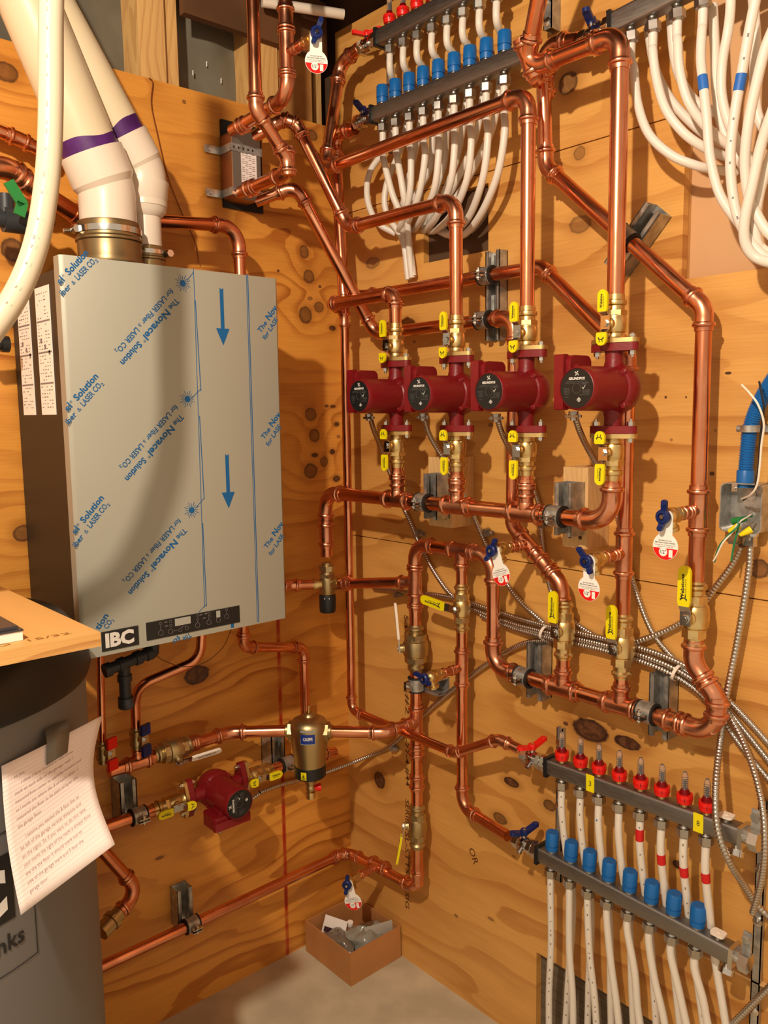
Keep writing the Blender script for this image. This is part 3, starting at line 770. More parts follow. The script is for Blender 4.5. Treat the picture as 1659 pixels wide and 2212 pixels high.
copper('copper pipe from the mixing valve into the gap beside the steel boiler', [mc+ld*.04, lp, V((.055,-.50,lp.z))], R1*.9, Rb=.03)
coupling(bpy.data.objects['copper_pipe.008'] if False else t, mc+dr*.062, dr, R1*.95, .035, 'coupling')

# ------------------------------------------------------------------ V6, V7 and the upper loop
zL = 1.19
ztp = RW(898,1182,.06).z
v7x = RW(998,1600,.06).x; v8x = RW(1065,1330,.06).x
zLH = .930
x8 = v8x
v6c = V((v6x,-.06,0))
def at(x, z, o=.06): return V((x,-o,z))
z6b = RW(905,1912,.06).z
zleft = .262
t6 = copper('tall copper pipe with check valve running from the loop down to the low bend', [at(x8, RW(1064,1420,.06).z), at(x8, zL), at(v6x, zL), at(v6x, z6b)], R1*1.04, Rb=.042)
# parts of the loop
tee(t6, at(v7x, zL), X, -Z, R1*1.05, R1, L=.042)
tee(t6, at(v6x, tz), Z, -dr, R1*1.05, R1*.95, L=.045, Lb=.05)
coupling(t6, at(v6x, RW(905,1640,.06).z+.02), Z, R1*1.04, .04)
coupling(t6, at(v6x, RW(904,1690,.06).z), Z, R1*1.04, .05)
coupling(t6, at(v6x, RW(897,1316,.06).z+.01), Z, R1*1.04, .03)
# bottom bend and tee towards the corner
zc6 = z6b
t = copper('low copper pipe from the tall riser to the corner and along the left wall', [at(v6x, RW(905,1860,.06).z), at(v6x, zc6-.012), V((.07,-.062,.268)), V((.062,-.095,.268)), V((.058,-.85,.258))], R1*.95, Rb=.035)
bt = RW(822,1893,.06); bt.z = .2775
tee(t, V((RW(820,1890,.06).x,-.061,.283)), (at(v6x,zc6)-V((.07,-.062,.268))), -Y, R1, .0085, L=.035)
# V7
t7 = copper('copper drop from the loop down past a tee to the blue lower manifold valve', [at(v7x, zL), at(v7x, RW(1003,1745,.06).z), RW(1098,1806,.085)], R1*.9, Rb=.036)
tee(t7, at(v7x, RW(992,1440,.06).z), Z, -Y, R1*.95, .0085, L=.05)
# lower header with three valves
zh_ = .928
x9 = RW(1216,1480,.06).x; x10 = v4.x; x11 = v5b.x
el = RW(1532,1560,.06)
t8 = copper('lower copper header with a U-bend at the right, carrying three ball valves', [at(x8, RW(1064,1400,.06).z), at(x8, zh_+.006), at(RW(1546,1590,.06).x, zh_), at(RW(1546,1590,.06).x, RW(1532,1505,.06).z), at(x11, RW(1494,1430,.06).z), at(x11, RW(1497,1385,.06).z)], R1*1.12, Rb=.042)
tee(t8, at(x9, zh_+.003), X, Z, R1*1.16, R1*.98, L=.044); tee(t8, at(x10, zh_+.002), X, Z, R1*1.16, R1*.98, L=.044)
for xx in (x9, x10):
    m = MB(); m.cyl(at(xx, zh_), at(xx, zh_+.12), R1*.98); m.build('pipe', COPPER, t8)
coupling(t8, at(RW(1455,1565,.06).x, zh_+.001), X, R1*1.12, .05)

# ball valves
ball_valve('brass ball valve below the slanting pipe, yellow lever pointing straight up', at(x9, RW(1215,1360,.06).z), Z, -Y, Z, R1, .125, .088, .022, pitch=.02, scale=.95, group='brass ball valves with upright yellow levers')
ball_valve('middle brass ball valve on the lower header, yellow lever up', at(x10, RW(1343,1395,.06).z), Z, -Y, Z, R1, .13, .088, .022, pitch=.02, scale=1.0, group='brass ball valves with upright yellow levers')
ball_valve('rightmost brass ball valve with yellow lever, on the riser by the U-bend', at(x11, RW(1498,1330,.06).z), Z, -Y, Z, R1*1.05, .13, .098, .024, pitch=.02, scale=1.0, group='brass ball valves with upright yellow levers')
ball_valve('brass ball valve closed with its yellow lever lying level to the left', at(v7x, RW(993,1312,.06).z), Z, -Y, V((-.995,0,.10)), R1*.92, .115, .105, .022, pitch=.012, scale=.92)
ball_valve('bronze valve with white lever hanging on the tall pipe', at(v6x, RW(900,1400,.06).z), Z, (-Y*.8-X*.6), (Z*.97-X*.12), R1*1.04, .12, .115, .013, text='Check PREFER valve', body=BRASSD, gm=WHITEP, pitch=.0, scale=1.25, icon=None, gstart=.2, small='max wog 600')
ball_valve('low brass valve with yellow lever tilted down, above the floor bend', at(v6x, RW(903,1785,.06).z), Z, (-Y*.7-X*.7), V((-.15,-.1,-1)), R1*1.04, .12, .11, .021, pitch=.01, body=BRASSD, scale=.98)

# drains
F_ = V((-.05,-1,0))
drain_valve('blue handled drain valve with white and red tag on the right riser', at(v5b.x, RW(1507,1103,.06).z)-Y*.03, -Y, hrot=-.15, L=.075)
drain_valve('blue handled drain valve tagged beneath the wooden block under the right pump', at(v4.x, RW(1347,1195,.06).z)-Y*.03, -Y, hrot=.55, L=.09)
drain_valve('blue handled drain valve whose tag curls over the copper loop', tp-Y*.03, -Y, hrot=-.5, L=.075, tagrot=.35)
drain_valve('small blue handled drain valve without tag, in front of the tall pipe clamp', at(v7x, RW(992,1440,.06).z)-Y*.03, -Y, hrot=1.25, L=.09, tagged=False)
drain_valve('lowest blue handled drain valve, tag hanging into the cardboard box', V((RW(820,1890,.06).x,-.06,.283))-Y*.03, V((0,-1,-.02)), hrot=-.1, L=.10, tagrot=.25, face=V((.55,-.8,0)))

# ------------------------------------------------------------------ strut channel and pipe clamps
def strut(label, c, along_, face, L, w=.0413, dpt=.0413, n=None, pipes=(), cat='bracket', group='strut channel brackets with pipe clamps', loc=None):
    """U channel whose back lies at c, open side towards face; pipes = list of (centre, axis, radius)"""
    t = thing('strut_bracket', label, cat, c, group); A = along_.normalized(); F = face.normalized(); B = A.cross(F)
    m = MB(); th = .0025
    m.obox(c+F*th/2, A*L/2, B*w/2, F*th/2)
    for s in (-1,1):
        m.obox(c+F*dpt/2+B*s*(w/2-th/2), A*L/2, B*th/2, F*dpt/2)
        m.obox(c+F*(dpt-th/2)+B*s*(w/2-.0045), A*L/2, B*.0045, F*th/2)
        m.obox(c+F*(dpt-.004)+B*s*(w/2-.009), A*L/2, B*th/2, F*.004)
    m.build('channel', GALV, t)
    for (pc, pa, pr) in pipes:
        pa = pa.normalized(); sd = A
        q = MB(); R0 = pr+.0035
        q.lathe(pc-pa*.015, pa, [(0,R0),(.03,R0)], 24, False)
        q.lathe(pc-pa*.015, pa, [(0,R0+.0018),(.03,R0+.0018)], 24, False)
        q.build('clamp', GALV, t)
        q = MB(); q.lathe(pc-pa*.0185, pa, [(0,pr+.0003),(0,pr+.0060),(.0032,pr+.0060),(.0034,pr+.0030),(.0336,pr+.0030),(.0338,pr+.0060),(.037,pr+.0060),(.037,pr+.0003)], 24, False)
        q.build('cushion', RUBBER, t)
        q = MB(); 
        for s in (-1,1):
            q.obox(pc+F*(R0+.009)+sd*s*.0035, pa*.013, F*.010, sd*.001)
        q.cyl(pc+F*(R0+.011)-sd*.012, pc+F*(R0+.011)+sd*.014, .0026, n=10); q.hexa(pc+F*(R0+.011)+sd*.0045, pc+F*(R0+.011)+sd*.009, .0055)
        q.hexa(pc+F*(R0+.011)-sd*.009, pc+F*(R0+.011)-sd*.0045, .0055)
        q.build('clamp_bolt', CHROME, t)
    return t
hb = POFF-R1*1.12-.0045
xa = RW(935,1080,.11).x
strut('strut clamp on the left wooden block, gripping the pump header', V((xa,-.0765,(RW(935,1020,.1).z+RW(935,1122,.1).z)/2)), Z, -Y, .105, dpt=hb-.0765, pipes=[(V((xa,-POFF,zH5)), X, R1*1.12)])
xb = RW(1222,1100,.11).x
strut('strut clamp on the right wooden block, gripping the pump header', V((xb,-.0765,(RW(1215,1045,.1).z+RW(1215,1150,.1).z)/2)), Z, -Y, .105, dpt=hb-.0765, pipes=[(V((xb,-POFF,zH5)), X, R1*1.12)])
xc = RW(1062,640,.03).x
strut('tall strut rail behind the pumps holding two level pipes', V((xc,-.0005,(RW(1062,543,.02).z+RW(1070,735,.02).z)/2)), Z, -Y, RW(1062,543,.02).z-RW(1070,735,.02).z, dpt=.027, pipes=[(V((xc,-.045,h3.z+.001)), X, R1),(V((xc,-.055,h4z)), X, R1)])
dv = (V((v5b.x,0,RW(1514,665,.06).z))-V((v5.x,0,RW(1180,360,.06).z))).normalized()
pc = RW(1352,512,.06); 
l0 = V((v5.x,-.06,RW(1180,360,.06).z)); pc = l0+dv*((pc-l0).dot(dv))
strut('tilted strut bracket holding the long diagonal pipe', V((pc.x,-.0005,pc.z)), dv.cross(Y), -Y, .13, dpt=.041, pipes=[(pc, dv, R1)])
for px_, lab in ((1152,'strut clamp on the lower header, left of its first tee'),(1422,'strut clamp on the lower header, right of the middle valve')):
    x_ = RW(px_,1490,.04).x; strut(lab, V((x_,-.0005,zh_+.012)), Z, -Y, .125, dpt=.038, pipes=[(V((x_-.01,-.06,zh_+.003)), X, R1*1.12)])
strut('strut clamp turned sideways behind the tall pipe', V((v6x+.012,-.0005,RW(905,1482,.06).z)), X, -Y, .095, dpt=.041, pipes=[(at(v6x, RW(905,1480,.06).z), Z, R1*1.04)])
# wooden blocks
def block(label, pl, pr_, top, bot, T=.076):
    x0 = RW(pl, (top+bot)/2, T).x; x1 = RW(pr_, bot, T).x
    z0 = RW(pr_, bot, T).z; z1 = RW(pl, top, T).z
    t = thing('wooden_block', label, 'wood block', ((x0+x1)/2, -.002, z0), 'doubled pine blocks behind the pump header')
    for k in (0,1):
        m = MB(); m.box((x0,-T*(k+1)/2+.0004,z0),(x1,-T*k/2-.0004,z1)); 
        if k == 1:
            m.mi = 1
            for ux in (.3,.72): m.lathe(V((x0+(x1-x0)*ux,-T-.0002,z0+.022)), -Y, [(-.001,.004),(.0004,.004),(.0004,.0025)], 12)
        m.build('timber', [PINE, DARKW], t)
block('doubled pine block under the second pump, left of the two', 926, 976, 987, 1141)
block('doubled pine block under the rightmost pump', 1216, 1268, 1008, 1187)
# ------------------------------------------------------------------ radiant manifolds
def butterfly(m, c, axis, wing, r, col=None):
    m.lathe(c, axis, [(0,r*.8),(r*.8,r*.95),(r*1.2,r*.8)], 16)
    w = wing.normalized(); s = w.cross(axis).normalized()
    for sg in (1,-1):
        a = c+axis*r*.5+w*sg*r*.5; b = c+axis*r*1.3+w*sg*r*3.0
        m.obox((a+b)/2, (b-a)/2, s*r*.72, axis*r*.38); m.cyl(b-axis*r*.38, b+axis*r*.38, r*.73, n=12)
def manifold(label, a, b, ts, kind, endvalve=True, valvecol=None, wing=None, group='stainless radiant heating manifolds', hgt=.034, valve_len=.075, stickers=(), right_end=True):
    """square stainless bar from a to b; ts = positions (m from a) of the loops; kind 'flow' or 'return'"""
    t = thing('manifold', label, 'manifold', a, group); d = (b-a).normalized(); L = (b-a).length
    n_ = V((d.x,0,d.z)).normalized(); U = V((-n_.z,0,n_.x)); Fn = d.cross(U)
    if Fn.y > 0: Fn = -Fn
    m = MB(); pl = rrect(.032, hgt, .006, 3); m.prism(pl, a, Fn, U, d, L); bar = m.build('bar', STAIN, t)
    top = U*hgt/2
    for i, s in enumerate(ts):
        o = a+d*s
        if kind == 'plain': pass
        elif kind == 'return':
            c = MB(); e = o+top
            c.lathe(e, U, [(0,.0105),(.003,.0105),(.003,.0138),(.0125,.0143),(.013,.0128),(.0155,.0128),(.016,.0146),(.041,.0141),(.0435,.0125)], 28)
            c.build('actuator_cap', BLUEC, t)
            c = MB(); c.lathe(e, U, [(-.001,.0125),(.0025,.0125),(.0028,.0115)], 20); c.build('valve_seat', NICKEL, t)
        else:
            e = o+top
            c = MB(); c.lathe(e, U, [(0,.009),(.004,.009)], 16); c.build('valve_seat', BRASS, t)
            c = MB(); c.lathe(e+U*.004, U, [(0,.0112),(.0012,.0132),(.0095,.0148),(.0096,.0136),(.0112,.0136),(.0113,.0150),(.0185,.0144),(.0186,.0120)], 28)
            rc = c.build('red_collar', REDP, t, 24)
            c = MB(); vv = (CP-e); vv = (vv-U*vv.dot(U)).normalized(); c.obox(e+U*.0145+vv*.0147, U*.0042, U.cross(vv)*.0005, vv*.0004); c.build('slot', BLACK, rc)
            c = MB(); c.lathe(e+U*.022, U, [(0,.0105),(.003,.0098),(.008,.0075),(.010,.0062)], 18); c.build('meter_base', CLEARR, t)
            c = MB(); c.lathe(e+U*.031, U, [(0,.0062),(.026,.0058),(.029,.0048),(.031,.0035),(.033,.0035)], 18)
            g_ = c.build('sight_glass', CLEAR, t)
            q = MB()
            q.cyl(e+U*.031, e+U*.048, .0022, n=8)
            for k in range(5): q.lathe(e+U*(.035+.004*k), U, [(0,.0052),(.0009,.0052)], 14, False)
            q.build('scale', INK, g_)
        # outlet
        e = o-top
        c = MB(); c.cyl(e, e-U*.008, .0085); c.lathe(e-U*.004, -U, [(0,.0098),(.003,.0112),(.005,.0098)], 16)
        c.hexa(e-U*.009, e-U*.024, .0138); c.lathe(e-U*.024, -U, [(0,.0118),(.003,.0095)], 18); c.build('outlet_nut', NICKEL, t)
    for (s, txt) in stickers:
        c = MB(); o = a+d*s+Fn*.0163; c.obox(o+U*.001, d*.0095, U*hgt*.52, Fn*.0003); k = c.build('number_sticker', YELLOW, t)
        q = MB(); q.text(txt, o-d*.0028-U*.0045+Fn*.0006, o+d*.0028-U*.0045+Fn*.0006, Fn, h=.0105, bold=.0); q.build('lettering', INK, k)
    if endvalve:
        c = MB(); c.obox(a-d*.004, d*.004, U*.021, Fn*.0195); c.build('black_gasket', BLACK, t)
        c = MB(); c.lathe(a-d*.008, -d, [(0,.018),(.004,.018),(.004,.0165),(.010,.0165)], 20); c.hexa(a-d*.010, a-d*.022, .0195); c.hexa(a-d*.026, a-d*.036, .0175)
        c.lathe(a-d*.02, -d, [(0,.0145),(.018,.0145),(.022,.0168),(.038,.0168),(.042,.0140),(.048,.0140)], 22); c.hexa(a-d*.062, a-d*.076, .0178)
        c.lathe(a-d*.048, -d, [(0,.0138),(.028,.0138)], 20)
        c.lathe(a-d*.047+Fn*.010, (Fn*.8-U*.6), [(0,.006),(.014,.006),(.014,.0075),(.019,.0075),(.019,.004),(.015,.0038)], 14)
        c.build('end_valve_body', CHROME, t)
        c = MB(); c.cyl(a-d*.052, a-d*.052+U*.022, .007); c.build('valve_stem', CHROME, t)
        c = MB(); w = wing or (-d); butterfly(c, a-d*.052+U*.021, U, w, .0102); c.build('valve_handle', valvecol, t)
        c = MB(); c.cyl(a-d*.052+U*.031, a-d*.052+U*.0335, .003); c.build('handle_screw', CHROME, t)
    if right_end:
        c = MB(); e = b-d*.028+top; c.lathe(e, U, [(0,.008),(.005,.008)], 14); c.build('vent_neck', NICKEL, t)
        c = MB(); c.prism(rrect(.026,.022,.006,3), e+U*.006, d, Fn, U, .004); c.lathe(e+U*.010, U, [(0,.004),(.0015,.004)], 12); c.build('vent_knob', WHITEP, t)
        c = MB(); c.obox(b+d*.004, d*.004, U*.019, Fn*.018); c.hexa(b+d*.018+Fn*.004, b+d*.034+Fn*.004, .0185); c.lathe(b+d*.008, d, [(0,.013),(.012,.013)], 18)
        c.lathe(b-d*.005-top, -U+Fn*.5, [(0,.010),(.012,.010),(.012,.014),(.022,.014),(.022,.006),(.018,.006)], 16); c.build('end_fittings', CHROME, t)
        c = MB(); c.obox(b+d*.022+U*.03-Fn*.006, d*.008, U*.022, Fn*.0012); c.hexa(b+d*.022+U*.04-Fn*.006, b+d*.022+U*.04+Fn*.002, .008); c.obox(b+d*.016-Fn*.0+U*.012, d*.012, U*.004, Fn*.012); c.build('bracket_arm', GALV, t)
    return t, a, d, U, Fn
def solve_ts(a, d, U, pxs, lift):
    """distances along the bar for device columns pxs (their picture column at height lift)"""
    return [(along(a+U*lift, d, px=px)-a-U*lift).dot(d) for px in pxs]
def barline(p, q): d = (q-p).normalized(); return d, V((-d.z,0,d.x))
# lower pair
OFS = .085
aS = RW(1192,1654,OFS); bS = RW(1602,1803,OFS)
d_, U_ = barline(aS, bS)
mS = manifold('lower supply manifold with eight red flow meters', aS, bS, solve_ts(aS, d_, U_, [1214,1254,1294,1338,1384,1430,1479,1527], .03), 'flow', True, REDP, V((.25,.9,.15)),
    stickers=((solve_ts(aS,d_,U_,[1285],-.0)[0],'3'),(solve_ts(aS,d_,U_,[1518],0)[0],'8')))
aR = RW(1172,1843,OFS-.01); bR = RW(1582,2060,OFS-.01)
d2_, U2_ = barline(aR, bR)
mR = manifold('lower return manifold with eight blue caps', aR, bR, solve_ts(aR, d2_, U2_, [1193,1234,1274,1316,1361,1408,1456,1508], .04), 'return', True, BLUED, V((.25,.9,.1)))
# upper pair
aU = RW(814,249,.08); bU = RW(1150,112,.08); d3, U3 = barline(aU, bU)
mU = manifold('upper return manifold with nine blue caps', aU, bU, solve_ts(aU, d3, U3, [826,854,884,914,947,981,1015,1051,1090], .05), 'return', True, BLUED, -X*.3+Y*.9, hgt=.036, right_end=False)
aV = RW(824,83,.08); bV = RW(1100,-60,.08); d4, U4 = barline(aV, bV)
mV = manifold('topmost supply manifold, only its first red flow meters in view', aV, bV, solve_ts(aV, d4, U4, [842,871,901,933,966,1000,1036,1073], -.02), 'flow', True, REDP, -X*.8-Y*.5, hgt=.036, right_end=False)
# right-hand manifold, mostly out of the top of the picture
aW = RW(1332,52,.085); bW = RW(1560,-64,.085); bW = aW+(bW-aW)*2.1; d5_, U5 = barline(aW, bW)
mW = manifold('right-hand return manifold cut off by the top of the photograph', aW, bW, solve_ts(aW, d5_, U5, [1363,1410,1463,1518,1578], -.03), 'plain', True, BLUED, -X*.3+Y*.9, hgt=.038, right_end=False)

# manifold brackets
def bracket(label, px, y0, y1, off=.012, w=.016):
    x = RW(px,(y0+y1)/2,off).x; z1 = RW(px,y0,off).z; z0 = max(.02, RW(px,y1,off).z)
    t = thing('manifold_bracket', label, 'bracket', (x,-.001,z0), 'upright manifold brackets')
    m = MB(); m.box((x-w/2,-off,z0),(x+w/2,-off+.002,z1)); m.box((x-w/2,-off,z0),(x-w/2+.002,-.0005,z1)); m.box((x+w/2-.002,-off,z0),(x+w/2,-.0005,z1)); m.build('rail', GALV, t)
    k = 0
    for f in (.12,.5,.72,.9):
        m = MB(); z = z0+(z1-z0)*f; m.lathe(V((x,-off,z)), -Y, [(0,.009),(.002,.009),(.003,.005),(.004,.003)], 16); m.build('screw', CHROME, t)
    return t
bracket('galvanised upright bracket at the right ends of the lower manifolds', 1637, 1725, 2250)
bracket('galvanised upright bracket at the left ends of the lower manifolds', 1207, 1572, 1905)
bracket('galvanised upright bracket behind the left ends of the upper manifolds', 840, 45, 330)
bracket('galvanised upright bracket in view beside the front copper riser at the top', 1183, -60, 62, off=.03, w=.020)

# ------------------------------------------------------------------ PEX tubes
def pex(label, pts, r=.0077, group=None, tape=None, mat_=PEX, dots=None):
    P_ = smoothpath(pts, 8); t0 = P_[0]
    m = MB(); m.sweep(P_, r, 14); o = m.build('plastic_tube', mat_)
    o.data.transform(Matrix.Translation(-t0)); o.location = t0
    tag(o, label, 'tube', group)
    if tape:
        a, b, tm, nm = tape; c = [p for i, p in enumerate(P_) if a <= i/len(P_) <= b]
        if len(c) > 1:
            q = MB(); q.sweep(c, r*1.06, 14); q.build(nm, tm, o)
    if dots:
        q = MB(); step = resample(P_, .011)
        for i, p in enumerate(step[2:-2]):
            if (i*7) % 11 < dots: 
                tn = (step[min(i+3,len(step)-1)]-step[i+1]).normalized(); f = (CP-p); f = (f-tn*f.dot(tn)).normalized(); s = tn.cross(f)
                q.obox(p+f*r*1.0+s*r*.1, tn*random.uniform(.0012,.0028), s*r*.16, f*.0002)
        q.build('print', INKG, o)
    return o
ordn = ['first','second','third','fourth','fifth','sixth','seventh','eighth','ninth']
def outlet(a, d, U, s, hgt): return a+d*s-U*(hgt/2+.022)
tS = solve_ts(aS, d_, U_, [1214,1254,1294,1338,1384,1430,1479,1527], .03)
botS = [1213,1263,1318,1368,1420,1474,1528,1578]
tap = {4:(.30,.36),5:(.30,.345),6:(.32,.36),7:(.26,.30)}
redx = {4:(1383,1790,1815),5:(1434,1847,1870),6:(1482,1875,1897),7:(1531,1887,1910)}
for i in range(8):
    o = outlet(aS, d_, U_, tS[i], .034)
    q0 = RW(0,0,0)
    zz = lambda y, x_: RW(x_, y, .05).z
    ym = 2040+12*i
    k_ = V((o.x+.003,-.045,RW(1230+42*i,1950+16*i,.06).z)); e_ = RW(botS[i]+4, 2300, .025); pts = [o+Z*.004, o-Z*.05, o*.5+k_*.5-Y*.008, k_, k_+(e_-k_)*.5, e_]
    tb = pex('translucent tube from the %s red flow meter counted from the left' % ordn[i], pts, .0075, 'tubes hanging from the lower supply manifold', dots=(4 if i in (0,1,4,6) else 0))
    if i in redx:
        px_, ya, yb = redx[i]; x_ = o.x
        za, zb2 = RW(px_, ya, OFS).z, RW(px_, yb, OFS).z
        P_ = smoothpath(pts, 8); dense = []
        for a, b in zip(P_, P_[1:]): dense += [a+(b-a)*k/10 for k in range(10)]
        c = [p for p in dense if zb2 <= p.z <= za]
        if len(c) > 1: q = MB(); q.sweep(c, .0081, 14); q.build('red_tape_band', REDT, tb)
    if i == 2:
        q = MB(); p = along(o-Z*.05, Z, py=1772); q.obox(p+(CP-p).normalized()*.0078, CR*.005, Z*.0016, CF*.0003); q.build('blue_mark', BLUET, tb)
tR = solve_ts(aR, d2_, U2_, [1193,1234,1274,1316,1361,1408,1456,1508], .04)
botR = [1187,1238,1292,1345,1398,1450,1503,1552]
for i in range(8):
    o = outlet(aR, d2_, U2_, tR[i], .034)
    e_ = RW(botR[i], 2300, .05); s_ = o-Z*.03; w_ = random.uniform(-.003,.003); pts = [o+Z*.004, s_, s_+(e_-s_)*.3+X*w_, s_+(e_-s_)*.6-X*w_, e_]
    pex('translucent tube dropping from under the %s blue cap counted from the left' % ordn[i], pts, .0075, 'tubes hanging from the lower return manifold', dots=(5 if i in (0,2) else 0))
# tubes of the upper pair
tV = solve_ts(aV, d4, U4, [842,871,901,933,966,1000,1036,1073], -.02)
vend = [(792,420,.06),(806,455,.05),(828,400,.05),(845,470,.04),(905,410,.03),(940,470,.03),(1010,400,.03),(1060,330,.03)]
for i in range(8):
    o = outlet(aV, d4, U4, tV[i], .036)
    px_ = 858+33*i
    mid = RW(px_-4, 200-14*i, .035)
    ends = [[RW(845,300,.03),RW(800,370,.05),RW(794,430,.06),RW(815,480,.05),RW(855,505,.02)],
            [RW(872,300,.03),RW(835,400,.05),RW(835,460,.05),RW(870,520,.03),RW(882,604,.022)],
            [RW(902,300,.03),RW(880,400,.04),RW(868,470,.03),RW(890,500,.0)],
            [RW(935,290,.03),RW(930,360,.03),RW(900,420,.02),RW(880,470,.02),RW(893,596,.02)],
            [RW(965,280,.03),RW(960,350,.03),RW(935,430,.02),RW(915,490,.0)],
            [RW(1000,270,.03),RW(985,350,.03),RW(950,440,.02),RW(925,480,-.005)],
            [RW(1035,260,.03),RW(1010,340,.03),RW(970,420,.02),RW(930,470,-.01)],
            [RW(1070,250,.03),RW(1040,330,.03),RW(990,420,.01),RW(945,465,-.01)]][i]
    pex('pale tube passing behind the blue caps, %s from the left on the topmost manifold' % ordn[i], [o+Z*.004, o-Z*.04, mid]+ends, .0077, 'tubes from the topmost manifold')
tU = solve_ts(aU, d3, U3, [826,854,884,914,947,981,1015,1051,1090], .05)
for i in range(9):
    o = outlet(aU, d3, U3, tU[i], .036)
    E_ = [[(830,350,.085),(848,420,.08),(868,470,.06),(873,520,.03),(880,585,.022)],
          [(860,350,.085),(872,420,.08),(880,480,.05),(884,540,.03),(890,600,.022)],
          [(888,340,.085),(885,420,.08),(868,480,.06),(862,500,.03),(870,508,.0)],
          [(918,340,.085),(905,420,.08),(885,470,.06),(875,500,.0)],
          [(948,330,.085),(938,410,.08),(912,470,.05),(895,498,-.005)],
          [(982,320,.085),(972,400,.08),(942,470,.05),(915,500,-.008)],
          [(1018,310,.085),(1008,390,.08),(978,460,.06),(945,495,.02),(930,500,-.01)],
          [(1054,300,.085),(1042,390,.08),(1012,470,.05),(975,506,.02),(950,500,-.01)],
          [(1090,290,.085),(1074,380,.08),(1040,460,.06),(1005,505,.03),(975,510,.0),(960,500,-.012)]][i]
    pex('pale tube curving down from the %s outlet of the nine-cap manifold' % ordn[i], [o+Z*.004, o-Z*.05]+[RW(*e) for e in E_], .0079, 'tubes curving down from the nine-cap manifold')
# tubes of the right-hand manifold
tW = solve_ts(aW, d5_, U5, [1363,1410,1463,1518,1578], -.03)
W_ = [[(1369,150,.09),(1378,225,.09),(1402,290,.09),(1450,335,.08),(1505,358,.06),(1545,366,.03),(1590,372,-.01)],
      [(1410,110,.09),(1418,170,.09),(1438,235,.09),(1475,285,.08),(1520,318,.06),(1560,335,.03),(1610,350,-.01)],
      [(1464,90,.09),(1468,150,.09),(1485,215,.085),(1515,262,.07),(1555,300,.05),(1600,330,.02),(1640,345,-.01)],
      [(1516,70,.09),(1514,130,.095),(1520,190,.10),(1527,260,.10),(1534,340,.10),(1555,420,.10),(1595,480,.09),(1650,540,.08),(1700,560,.07),(1850,545,.05)],
      [(1572,70,.09),(1560,140,.085),(1560,210,.08),(1580,280,.07),(1620,350,.05),(1680,400,.02)]]
wl = ['tube sweeping lowest across the plywood from the first right-hand outlet','tube from the second right-hand outlet, curving into the cut-out','tube from the third right-hand outlet, curving into the cut-out','white tube with blue tape, from the fourth right-hand outlet','white tube from the fifth right-hand outlet near the top edge']
tapes = {3:[(1517,158,193)]}
def band(tb, pts, r, y0, y1, mm, nm, px=None):
    P_ = smoothpath(pts, 8); dense = []
    for a, b in zip(P_, P_[1:]): dense += [a+(b-a)*k/10 for k in range(10)]
    c = [p for p in dense if y0 <= 1106-FPX*((p-CP).dot(CU))/((p-CP).dot(CF)) <= y1]
    if len(c) > 2: q = MB(); q.sweep(c, r*1.05, 14); q.build(nm, mm, tb)
for i in range(5):
    o = outlet(aW, d5_, U5, tW[i], .038)
    pts = [o+Z*.004, o-Z*.03]+[RW(*e) for e in W_[i]]
    tb = pex(wl[i], pts, .0079, 'tubes from the right-hand manifold')
    if i == 3: band(tb, pts, .0079, 165, 196, BLUET, 'blue_tape_band')
extra = [([(1640,-40,.11),(1620,60,.11),(1604,150,.11),(1588,240,.11),(1578,330,.11),(1582,410,.105),(1598,480,.10),(1640,545,.09),(1700,570,.08),(1850,560,.06)], 'second white tube with a band of blue tape, right of the first', (160,198)),
         ([(1400,60,.035),(1416,150,.035),(1445,210,.03),(1490,262,.02),(1540,300,.01),(1600,320,-.01)], 'tube half hidden behind the first right-hand outlets', None),
         ([(1448,30,.04),(1458,130,.035),(1480,190,.03),(1510,225,.02),(1560,250,.0)], 'tube behind the second and third right-hand outlets', None),
         ([(1540,10,.045),(1545,120,.045),(1548,200,.045),(1562,280,.04),(1600,350,.03),(1650,400,.0)], 'tube dropping between the two tubes with blue tape', None),
         ([(1690,20,.13),(1655,100,.13),(1632,190,.125),(1615,280,.12),(1610,370,.11),(1628,450,.10),(1690,520,.09),(1850,500,.05)], 'thick pale tube beside the right picture edge, bending low', None),
         ([(1700,150,.14),(1672,230,.14),(1645,310,.13),(1625,400,.125),(1608,480,.12),(1612,530,.11),(1640,560,.10),(1700,568,.10),(1860,550,.07)], 'tube looping lowest at the right picture edge', None),
         ([(1625,-30,.05),(1632,80,.05),(1630,170,.05),(1640,260,.045),(1690,320,.03)], 'tube close to the wall at the upper right edge', None),
         ([(1700,260,.10),(1668,330,.10),(1640,420,.095),(1632,500,.09),(1650,545,.08),(1700,552,.08),(1850,530,.05)], 'short visible tube rising out of the lowest loop at the right edge', None)]
for pts, lab, tp_ in extra:
    Q_ = [RW(*e) for e in pts]; tb = pex(lab, Q_, .0083, 'tubes from the right-hand manifold', dots=(3 if tp_ else 0))
    if tp_: band(tb, Q_, .0083, tp_[0], tp_[1], BLUET, 'blue_tape_band')

